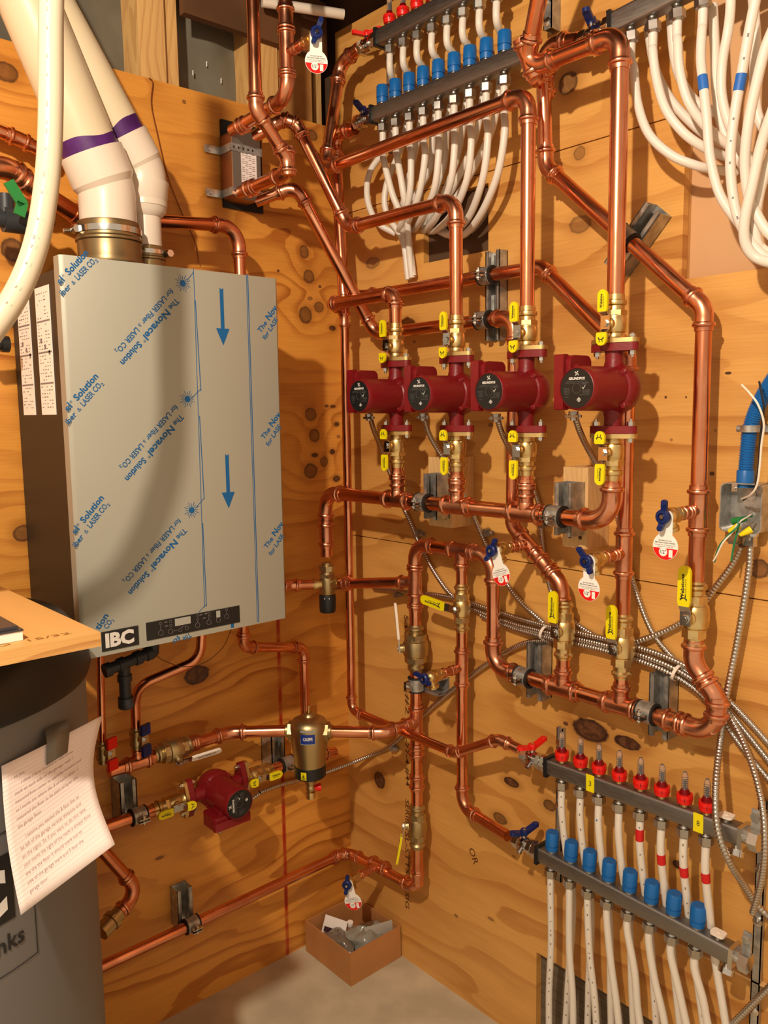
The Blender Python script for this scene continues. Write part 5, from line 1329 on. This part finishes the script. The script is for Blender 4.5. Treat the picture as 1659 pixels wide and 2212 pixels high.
# pump on the left wall
pc5 = V((.07, -.480, .594))
p5 = pump('red circulator pump on the left wall, lying on its side below the boiler', pc5, X, -Y, group=None)
fl = flange_valve('brass isolation valve left of the side-lying pump, yellow lever level', pc5-Y*.08, -Y, X, Z, group='isolation valves of the side-lying pump')
fr = flange_valve('brass isolation valve right of the side-lying pump, next to the separator', pc5+Y*.08, Y, X, Z, group='isolation valves of the side-lying pump')
copper('dark copper stub left of the side-lying pump, running behind the grey tank', [pc5-Y*.158, V((.07, LW(200,1790,.07).y, .594))], R1)
copper('short copper pipe right of the side-lying pump, elbowing down behind the separator', [pc5+Y*.158, V((.07,-.20,.594)), V((.066,-.15,.585)), V((.06,-.10,.575))], R1, Rb=.03)
G5 = 'strut channel brackets with pipe clamps'
for px_, py0, lab, ax_, yy0 in ((270,1720,'strut clamp left of the side-lying pump, in shadow',None,None),(592,1622,'strut clamp right of the side-lying pump, beside the separator',None,None)):
    y_ = LW(px_,py0,.03).y
    strut(lab, V((.0005,y_,.594+.03)), Z, X, .10, dpt=.050, pipes=[(V((.07,y_+.012,.594)), Y, R1)])
y_ = LW(393,1960,.02).y
strut('strut clamp on the low pipe along the left wall', V((.0005,y_,.262+.035)), Z, X, .10, dpt=.038, pipes=[(V((.0585,y_+.004,.2625)), Y, R1*.95)])
# valve on the separator line with white handle
ball_valve('bronze ball valve with white lever on the separator line', V((.06, LW(375,1627,.06).y, .720)), Y, (X*.85-Z*.55), (Y*.98+Z*.04+X*.1), R1*1.02, .10, .105, .015, text='Check PREFER valve', body=BRASSD, gm=WHITEP, pitch=.0, scale=1.2, icon=None, gstart=.28, small='max wog 600')
# tee with bent copper feed and blue valve
yt = LW(297,1640,.06).y
tt = copper('soft copper pipe curving down from the boiler to the small blue valve', [V((.15,LW(440,1350,.15).y,bzB+.03)), V((.15,LW(432,1410,.15).y,LW(432,1425,.15).z)), V((.085,LW(300,1490,.085).y,LW(310,1478,.085).z)), V((.062,yt,.86)), V((.06,yt,.725))], .0112, soft=.05, bends=(1,2,3))
tee(tt, V((.06,yt,.716)), Y, Z, R1*1.02, .010, L=.036)
t = thing('stop_valve', 'small brass valve with blue wing handle above the copper tee', 'valve', V((.06,yt,.74)), 'small wing-handled stop valves')
def smallvalve(t, p, d, stem, mm):
    m = MB(); m.lathe(p, d, [(-.026,.0125),(-.018,.0125),(-.016,.0155),(-.008,.0155),(-.006,.014),(.008,.014),(.010,.0155),(.018,.0155),(.020,.0125),(.026,.0125)], 20); m.hexa(p+d*.010, p+d*.018, .0165); m.lathe(p, stem, [(0,.009),(.022,.009)], 14); m.build('body', BRASSD, t)
    m = MB(); s = p+stem*.026; m.obox(s, d*.016, d.cross(stem).normalized()*.0105, stem*.0012); m.hexa(s, s+stem*.006, .0065); m.build('handle_plate', CHROME, t)
    for k in (1,-1):
        m = MB(); m.obox(s+d*.025*k+stem*.003, d*.0125, d.cross(stem).normalized()*.0130, stem*.0035); m.build('wing', mm, t)
smallvalve(t, V((.06,yt,.775)), Z, (X*.93+Y*.36).normalized(), BLUED)
t = thing('stop_valve', 'small valve with red wing handle half hidden by the taped paper', 'valve', V((.06,LW(232,1640,.06).y,.75)), 'small wing-handled stop valves')
smallvalve(t, V((.06,LW(222,1625,.06).y,.765)), Z, (X*.93+Y*.36).normalized(), REDP)
yr = LW(222,1500,.06).y
copper('thin copper drop beside the tank above the red winged valve', [V((.06,yr-.0,bzB-.03)), V((.06,LW(222,1625,.06).y,.79))], .0085)
# dark plumbing under the boiler
t = thing('drain_trap', 'black plastic drain tee and trap hanging under the boiler', 'drain fitting', LW(262,1450,.16))
a = LW(225,1450,.16); b = LW(330,1408,.16); c = LW(268,1440,.16)
m = MB(); m.sweep([a,b], .0125, 18); m.sweep([b-(b-a).normalized()*.0, V((b.x,b.y+.012,bzB+.01))], .0125, 18); m.sphere(b, .0135, 8)
for f in (0,.28,.62,.85): m.lathe(a+(b-a)*f, (b-a).normalized(), [(0,.0155),(.014,.0155)], 18)
m.build('tee_pipe', DKGREY, t)
m = MB(); m.sweep([c, V((c.x,c.y,LW(262,1510,.16).z))], .0125, 18); m.lathe(V((c.x,c.y,LW(262,1512,.16).z)), -Z, [(-.004,.0165),(.018,.0165),(.021,.013)], 20); m.lathe(c-Z*.018, -Z, [(0,.0155),(.014,.0155)], 18); m.build('drop', DKGREY, t)
# low left stub
t = copper('dark copper pipe slanting out from behind the tank with a brass union below', [LW(215,1830,.10), LW(300,1925,.10), LW(240,1990,.13)], R1, Rb=.03)
t = thing('brass_union', 'brass union fitting beside the lower right edge of the tank', 'fitting', LW(245,1985,.13))
d = (LW(300,1925,.10)-LW(240,1990,.13)).normalized(); p = LW(246,1984,.13); m = MB(); m.lathe(p, d, [(-.04,.019),(-.012,.019),(-.010,.022),(0,.022),(.002,.0165),(.016,.0165)], 22); m.hexa(p-d*.010, p-d*.001, .0225); m.build('body', BRASSD, t)
# piping glimpsed behind the hose, upper left
G = 'pipes glimpsed behind the hose'
copper('large copper pipe crossing behind the hose toward the boiler', [LW(-60,360,.12), LW(18,362,.12), LW(52,392,.10), LW(190,480,.06), LW(225,505,.06)], R1*1.3, Rb=.05)
copper('dark copper pipe higher up behind the hose', [LW(-60,262,.05), LW(40,300,.05), LW(110,335,.05)], R1*.9, Rb=.04)
t = thing('gas_valve', 'dark gas valve with a green lever behind the hose', 'valve', LW(40,455,.12), None)
m = MB(); a, b = LW(-30,465,.12), LW(110,470,.12); m.sweep([a, LW(20,475,.12), LW(60,478,.12), b], .017, 18); m.lathe(LW(30,476,.12), Y, [(-.02,.024),(.02,.024)], 20); m.hexa(LW(72,478,.12), LW(85,474,.12), .023); m.sweep([LW(12,420,.12), LW(14,470,.12)], .015, 14); m.build('body', DKGREY, t)
m = MB(); a, b, c = LW(20,395,.17), LW(48,440,.17), LW(42,462,.17)
for p, q_ in ((a,b),(b,c)):
    dd = (q_-p); s = dd.normalized().cross(X); m.obox((p+q_)/2, dd/2+dd.normalized()*.003, s*.010, X*.003)
m.build('lever', GREEN, t)
t = thing('pipe_end', 'small black fitting below the hose at the left picture edge', 'fitting', LW(0,745,.1)); m = MB(); m.sweep([LW(-40,745,.1), LW(12,742,.1)], .012, 14); m.lathe(LW(2,743,.1), Y, [(0,.016),(.014,.016)], 14); m.build('cap', BLACK, t)

# ------------------------------------------------------------------ plate heat exchanger
hx = LW(523,360,0)
t = thing('heat_exchanger', 'brazed plate heat exchanger strapped to a black pad on the left wall', 'heat exchanger', LW(520,455,.005))
m = MB(); y0_, y1_ = LW(477,350,.0).y, LW(562,350,.0).y; z0_, z1_ = LW(520,455,.0).z, LW(520,270,0).z
m.box((.0006,y0_,z0_),(.008,y1_,z1_)); m.build('backing_pad', RUBBER, t)
D5 = .055; y0_, y1_ = LW(500,350,D5).y, LW(563,350,D5).y; z0_, z1_ = LW(530,432,D5).z, LW(530,283,D5).z
yc, zc = (y0_+y1_)/2, (z0_+z1_)/2
m = MB(); pl = rrect(y1_-y0_, z1_-z0_, .018, 5); m.prism(pl, V((.008,yc,zc)), Y, Z, X, D5-.008); m.build('plate_pack', mat('brazed_plate_copper', hexc(170,120,84), .4, .9), t)
m = MB(); m.prism(rrect(y1_-y0_-.004, z1_-z0_-.004, .016, 5), V((D5,yc,zc)), Y, Z, X, .0015); face = m.build('face_plate', mat('steel_face_plate', hexc(150,146,138), .38, .85), t)
m = MB(); m.obox(V((D5+.002,yc+.006,zc+.000)), Y*.0215, Z*.040, X*.0003); lb = m.build('data_label', PAPER, t)
q = MB()
for i in range(16):
    z = zc+.036-.0046*i
    for j in range(4):
        if (i*3+j*5) % 4: q.obox(V((D5+.0025, yc-.010+.0095*j, z)), Y*.0038, Z*.0007, X*.0001)
q.build('print', INKG, lb)
for zz_ in (LW(490,303,D5).z-.012, LW(500,400,D5).z-.012):
    m = MB(); m.box((.008,y0_-.0022,zz_-.009),(D5,y0_-.0004,zz_+.009)); m.box((D5+.0017,y0_-.0022,zz_-.009),(D5+.0032,y1_+.0022,zz_+.009)); m.box((.008,y1_+.0004,zz_-.009),(D5,y1_+.0022,zz_+.009)); m.box((.008,y0_-.045,zz_-.009),(.0095,y0_-.001,zz_+.009))
    m.mi = 1
    for k in range(5): m.lathe(V((D5+.0032, y0_+.006+.013*k, zz_)), X, [(0,.0026),(.0003,.0026)], 10)
    m.mi = 0
    m.lathe(V((.0095,y0_-.03,zz_)), X, [(0,.006),(.003,.006)], 12); m.build('perforated_strap', [GALV, BLACK], t)
# pipes to the exchanger
HT = LW(502,282,D5); HB = LW(518,416,D5)
HT = V((D5, HT.y, HT.z)); HB = V((D5, HB.y, HB.z))
TP = ax(HT, 572); eA2 = ax(HT, 622)
topz = 2.75
A2u = V((eA2.x, eA2.y, topz))
t = copper('copper pipe from the top of the picture, turning into the heat exchanger upper port', [V((eA2.x, eA2.y, 2.70)), eA2+V((0,0,.012)), HT], R1*.98, Rb=.04, coup=[(up(eA2,40), Z, .06), (HT+X*.045, X, .04)])
dv_ = V((eA2.x, eA2.y, up(eA2,115).z))
tee(t, dv_, Z, X, R1, .0085, L=.055)
drain_valve('blue handled drain valve high beside the heat exchanger, tag hanging', dv_+X*.03, X, hrot=-.35, L=.085, tagged=True, face=V((.9,-.45,0)))
eB = ax(HB, 622)
a1z = up(V((eB.x, HB.y, 2.1)), 345)
A1p = LW(553, 238, eB.x)
t = copper('copper pipe down from the ceiling with an offset to the heat exchanger lower port', [V((eB.x, A1p.y, 2.70)), A1p, LW(621,343,eB.x), V((eB.x, LW(621,343,eB.x).y, 0))*0+V((eB.x, LW(622,352,eB.x).y, LW(620,372,eB.x).z)), HB], R1*.98, Rb=.030, coup=[(HB+X*.05, X, .045)])

# ------------------------------------------------------------------ grey tank, board, paper
tc_ = V((.36,-1.25,0)); TR = .33
t = tank = thing('storage_tank', 'tall grey water tank with a domed black lid at the left edge', 'tank', tc_)
m = MB(); m.lathe(tc_, Z, [(0,TR-.006),(.03,TR-.006),(.035,TR),(1.10,TR)], 96); tb_ = m.build('shell', mat('grey_tank_jacket', hexc(108,106,104), .45), t)
m = MB(); m.lathe(tc_+Z*1.098, Z, [(0,TR+.006),(.012,TR+.010),(.05,TR+.004),(.085,TR-.025),(.103,TR-.075),(.110,TR-.13)], 96); m.build('lid', mat('black_tank_lid', hexc(26,25,26), .42), t)
BT = 1.232; BTH = .0185
cB = FZ(217,1366,BT); kB = FZ(78,1306,BT)
q = MB(); q.box((min(cB.x-.62,kB.x-.05), cB.y-.9, BT-BTH),(cB.x, cB.y, BT)); o = q.build('plywood_board', BOARDM); c = V((cB.x-.3,cB.y-.4,BT-BTH)); o.data.transform(Matrix.Translation(-c)); o.location = c
tag(o, 'loose plywood board lying on top of the tank lid', 'board')
q = MB(); vs = [(cB.x+.0004, cB.y-.10-.012*i, BT-.012) for i in range(3)]
q.text('APA  RATED SHEATHING', V((cB.x-.03,cB.y-.02,BT+.0003)), V((cB.x-.03,cB.y-.24,BT+.0003))*1.0, Z, h=.012) if False else q.text('APA RATED  15/32', V((cB.x-.02,cB.y-.24,BT+.0003)), V((cB.x-.02,cB.y-.03,BT+.0003)), Z, h=.011, bold=.01)
q.build('stamp', mat('faint_brown_ink', hexc(150,100,40), .8), o)
# booklet and papers on the board
bk = FZ(50,1383,BT)
t = thing('booklet', 'dark-covered booklet lying on the plywood board at the left edge', 'book', (bk.x-.06,bk.y-.09,BT))
m = MB(); m.box((bk.x-.16,bk.y-.20,BT+.0004),(bk.x,bk.y,BT+.012)); m.build('pages', WHITE, t)
m = MB(); m.box((bk.x-.16,bk.y-.20,BT+.0122),(bk.x+.001,bk.y+.001,BT+.0145)); m.box((bk.x-.16,bk.y-.20,BT+.015),(bk.x-.004,bk.y-.004,BT+.019)); m.build('cover', mat('dark_cover', hexc(60,56,60), .3), t)
t = thing('paper_sheet', 'white sheet lying on the booklet at the left picture edge', 'paper', (bk.x-.15,bk.y-.1,BT+.02)); m = MB(); m.box((bk.x-.21,bk.y-.24,BT+.0195),(bk.x-.085,bk.y-.035,BT+.021)); m.build('sheet', WHITE, t)

# bracket glint by the board corner
# taped note
def tankpt(px, py, ex=.0):
    d = ray(px,py); o2 = V((CP.x-tc_.x, CP.y-tc_.y)); dd = V((d.x,d.y)); R_ = TR+ex
    A_ = dd.dot(dd); B_ = 2*o2.dot(dd); C2 = o2.dot(o2)-R_*R_; disc = max(0, B_*B_-4*A_*C2)
    return CP+d*((-B_-math.sqrt(disc))/(2*A_))
t = note = thing('handwritten_note', 'handwritten note on lined paper taped to the grey tank, curling away at the right', 'note', tankpt(60,1960,.01))
n = 14
tl, tr_, bl_, br_ = tankpt(3,1655,.004), None, None, None
ptl = tankpt(3,1655,.004)
D0 = (ptl-CP).dot(CF)
ptr = CP+ray(222,1545)*((tankpt(170,1570,.01)-CP).dot(CF)*1.00)
pbl = CP+ray(45,1977)*(D0*.985); pbr = CP+ray(258,1812)*((ptr-CP).dot(CF)*.955)
def Q(u, v):
    """u across 0..1, v down 0..1; bowed sheet"""
    p = (ptl*(1-u)+ptr*u)*(1-v)+(pbl*(1-u)+pbr*u)*v
    lft = -CR*(.012*math.sin(PI*v)) if False else V((0,0,0))
    bow = -.020*math.sin(PI*v)*(.25+.95*u)
    return p+CR*bow-CF*(.012*math.sin(PI*u)*(1-v)+.02*v*v*u)
m = MB(); vs = [Q(i/n,j/n) for j in range(n+1) for i in range(n+1)]; m.add(vs, [(j*(n+1)+i,(j+1)*(n+1)+i,(j+1)*(n+1)+i+1,j*(n+1)+i+1) for j in range(n) for i in range(n)]); sheet = m.build('paper', PAPER, t)
sol = sheet.modifiers.new('thickness','SOLIDIFY'); sol.thickness = .0003
def wrap_text(q, s, u0, u1, v, h, shear=.0):
    g_, fs, w = glyphs(s, 0.0)
    vs = []
    for p in g_:
        u = u0+(u1-u0)*p.x/w; vv = v-p.y*h; a = Q(u, vv); e_ = Q(min(1,u+.01),vv)-a; f_ = Q(u,min(1,vv+.01))-a; nn = e_.cross(f_).normalized()
        if nn.dot(CP-a) < 0: nn = -nn
        vs.append(a+nn*.0007)
    q.add(vs, fs, False)
q = MB()
L_ = ['Hi Jon,','I think I have located a reference','mark on each side of the garage wall. I','measured from corner to opposite location and','so I marks are where the 8 of each other. I','measured the floor to be start of layer the','the garage floor.','I assume you wanted the 8 foot line to','be left of the garage vertical distance and','on the right). So if you want to do this take','your marks the right of the mark is always done','the the the floor it should work out to','side of the garage mark and 5 foot the','garage door.']
for i, s in enumerate(L_):
    v = .13+.058*i+(.03 if i >= 7 else 0); u0 = .12+(.07 if i in (1,7) else 0); ln_ = len(s)/46*.74
    wrap_text(q, s, u0, min(.92,u0+ln_), v, .036)
q.build('handwriting', mat('pencil_ink', hexc(188,166,164), .8), sheet)
q = MB()
for k in range(30):
    v = .06+.03*k; pts_ = [Q(i/14,v) for i in range(15)]; vs = []
    for p in pts_: nn = (CP-p).normalized(); vs += [p+nn*.0004, p+nn*.0004-Z*.00035]
    q.add(vs, [(2*i,2*i+2,2*i+3,2*i+1) for i in range(14)])
q.build('ruled_lines', mat('faint_line', hexc(222,205,200), .8), sheet)
t = thing('tape_strip', 'strip of grey tape holding the handwritten note to the tank', 'tape', tankpt(122,1570,.006))
ta, tb2, tcc, td = tankpt(97,1575,.006), tankpt(146,1553,.006), Q(.68,.16)+(CP-Q(.68,.16)).normalized()*.004, Q(.46,.165)+(CP-Q(.46,.165)).normalized()*.004
mid1 = Q(.45,.0)+(CP-Q(.45,0)).normalized()*.004; mid2 = Q(.67,.0)+(CP-Q(.67,0)).normalized()*.004; m = MB(); m.add([ta,tb2,mid2,mid1,tcc,td], [(0,1,2,3),(3,2,4,5)]); o = m.build('tape', TAPE, t); s_ = o.modifiers.new('thickness','SOLIDIFY'); s_.thickness = .0004
# tank logo
def tank_surf(ang, z, ex): return V((tc_.x+(TR+ex)*math.cos(ang), tc_.y+(TR+ex)*math.sin(ang), z))
def ang_of(px, py): p = tankpt(px,py); return math.atan2(p.y-tc_.y, p.x-tc_.x), p.z
aR_, zR_ = ang_of(78,2000)
zl = ang_of(20,2030)[1]
def tpatch(m, a0, a1, z0, z1, ex, n=16):
    vs = []
    for i in range(n+1): an = a0+(a1-a0)*i/n; vs += [tank_surf(an,z0,ex), tank_surf(an,z1,ex)]
    m.add(vs, [(2*i,2*i+2,2*i+3,2*i+1) for i in range(n)])
def twrap(m, s, a0, a1, z, h, ex, bold=.02):
    g_, fs, w = glyphs(s, bold); m.add([tank_surf(a0+(a1-a0)*p.x/w, z+p.y*h/.7, ex) for p in g_], fs, False)
a_r = aR_; a_k = ang_of(55,2005)[0]; z_k = ang_of(50,2010)[1]; zbot = ang_of(78,2016)[1]; ztop = ang_of(78,1905)[1] + .02
zb2_, zt2_ = z_k+.028, z_k+.125
m = MB(); m1 = ang_of(31,1960)[0]
tpatch(m, a_k-.62, m1, zb2_, zt2_, .0012); lg = m.build('logo_badge', BLACK, tank)
m = MB(); twrap(m, 'IBC', m1-.42, m1-.035, zb2_+.016, .062, .002, .05); m.build('logo_letters', WHITEI, lg)
m = MB(); twrap(m, 'tanks', a_k-.225, a_k-.01, z_k-.014, .024, .0015, .015); m.build('brand_lettering', INK, tank)
m = MB(); w_ = .006
tpatch(m, a_k-.8, a_r, zbot-.03, zbot-.0285, .0012); tpatch(m, a_k-.8, a_r, zt2_+.03, zt2_+.0315, .0012); tpatch(m, a_r-.005, a_r, zbot-.03, zt2_+.03, .0012, 2); m.build('logo_frame', INK, tank)

# ------------------------------------------------------------------ cardboard box of leftovers
x0, x1, y0, y1, H = .020, .222, -.186, -.006, .0
Hb = (along(V((x1,y0,0)), Z, py=2062)).z
t = thing('cardboard_box', 'open brown cardboard box of plastic bags on the floor in the corner', 'box', ((x0+x1)/2,(y0+y1)/2,0.0005))
th = .004
for lo, hi in (((x0,y0,.0005),(x1,y0+th,Hb)),((x0,y1-th,.0005),(x1,y1,Hb)),((x0,y0+th,.0005),(x0+th,y1-th,Hb)),((x1-th,y0+th,.0005),(x1,y1-th,Hb))):
    m = MB(); m.box(lo, hi); m.build('side_panel', CARD, t)
m = MB(); m.box((x0+th,y0+th,.0005),(x1-th,y1-th,.004)); m.build('bottom', CARD, t)
def bag(label, c, rx, ry, rz, mm, seed):
    random.seed(seed); m = MB(); n = 16; prof = []; vs = []; 
    for i in range(n+1):
        for j in range(2*n):
            a = PI*i/n; b = 2*PI*j/(2*n); k = 1+.16*math.sin(3*b+seed)*math.sin(a)+.10*math.sin(5*a+2*b)+random.uniform(-.05,.05)
            vs.append(V(c)+V((rx*math.sin(a)*math.cos(b)*k, ry*math.sin(a)*math.sin(b)*k, rz*math.cos(a)*k)))
    fs = [(i*2*n+j, (i+1)*2*n+j, (i+1)*2*n+(j+1)%(2*n), i*2*n+(j+1)%(2*n)) for i in range(n) for j in range(2*n)]
    m.add(vs, fs, False); t = thing('plastic_bag', label, 'plastic bag', (c[0],c[1],.005)); m.build('bag', mm, t); return t
bag('crumpled clear plastic bag filling the right of the cardboard box', (.155,-.075,.055), .050,.058,.034, mat('frosted_bag', hexc(150,150,138), .25, bump=.6, scale=50, coat=.5), 3)
bag('clear plastic bag with shiny creases at the front of the cardboard box', (.110,-.140,.052), .055,.032,.026, mat('creased_clear_bag', hexc(120,112,98), .16, bump=.8, scale=90, coat=.8), 8)
t = thing('instruction_leaflet', 'white leaflet with a dark purple band standing in the cardboard box', 'leaflet', (.07,-.12,.02)); m = MB(); c0 = V((.075,-.125,.070)); m.obox(c0, V((.035,.012,.0)), V((-.004,.012,.022)), V((0,.0003,-.0002))); m.build('sheet', WHITE, t)
m = MB(); m.obox(c0+V((.004,-.008,-.006)), V((.028,.010,.0)), V((-.001,.003,.006)), V((.0002,.0005,-.0003))); m.build('band', mat('plum_print', hexc(60,30,42), .5), t)
t = thing('paper_tag', 'square grey leaflet standing at the right of the cardboard box', 'leaflet', (.19,-.05,.03)); m = MB(); m.obox(V((.182,-.050,.070)), V((.012,.040,.0)), V((-.004,0,.028)), V((.0004,-.0001,0))); m.build('sheet', mat('grey_sheet', hexc(185,178,165), .6), t)
t = thing('pill_bottle', 'tiny bottle with white cap among the bags in the box', 'bottle', (.10,-.09,.03)); m = MB(); p = V((.095,-.085,.060)); m.lathe(p, V((.2,-.1,1)), [(-.02,.008),(.012,.008)], 14); m.build('bottle', CLEAR, t); m = MB(); m.lathe(p+V((.2,-.1,1)).normalized()*.012, V((.2,-.1,1)), [(0,.009),(.010,.009)], 14); m.build('cap', WHITE, t)
random.seed(5)

# light wood pieces near the lower manifold
def wr_board(label, px0, py0, px1, py1, off0, off1, mm=PINE):
    a = RW(px0,py0,off1); b = RW(px1,py1,off1); z0, z1 = sorted((a.z,b.z)); q = MB(); q.box((a.x,-off1,z0),(b.x,-off0,z1)); o = q.build('timber_batten', mm); c = V(((a.x+b.x)/2,-off0,z0)); o.data.transform(Matrix.Translation(-c)); o.location = c; return tag(o, label, 'batten')
wr_board('pale pine batten behind the tubes under the lower return manifold', 1266, 1940, 1700, 2155, .0006, .012)
LAMP = (1.5, -1.85, 2.46)
# ------------------------------------------------------------------ light
def lamp(name, kind, loc, energy, col, **kw):
    l = bpy.data.lights.new(name, kind); l.energy = energy; l.color = col
    for k, v in kw.items(): setattr(l, k, v)
    o = bpy.data.objects.new(name, l); COL.objects.link(o); o.location = loc; return o
WARM = (1.0, .845, .665)
lamp('ceiling_bulb', 'POINT', LAMP, 142, WARM, shadow_soft_size=.03)
sc = bpy.context.scene
w = bpy.data.worlds.new('room_ambience'); sc.world = w; w.use_nodes = True
bg = w.node_tree.nodes['Background']; bg.inputs[0].default_value = (1.0, .79, .56, 1); bg.inputs[1].default_value = .66
sc.view_settings.view_transform = 'Standard'; sc.view_settings.look = 'None'; sc.view_settings.gamma = 1; sc.view_settings.exposure = .14
sc.view_settings.use_curve_mapping = False
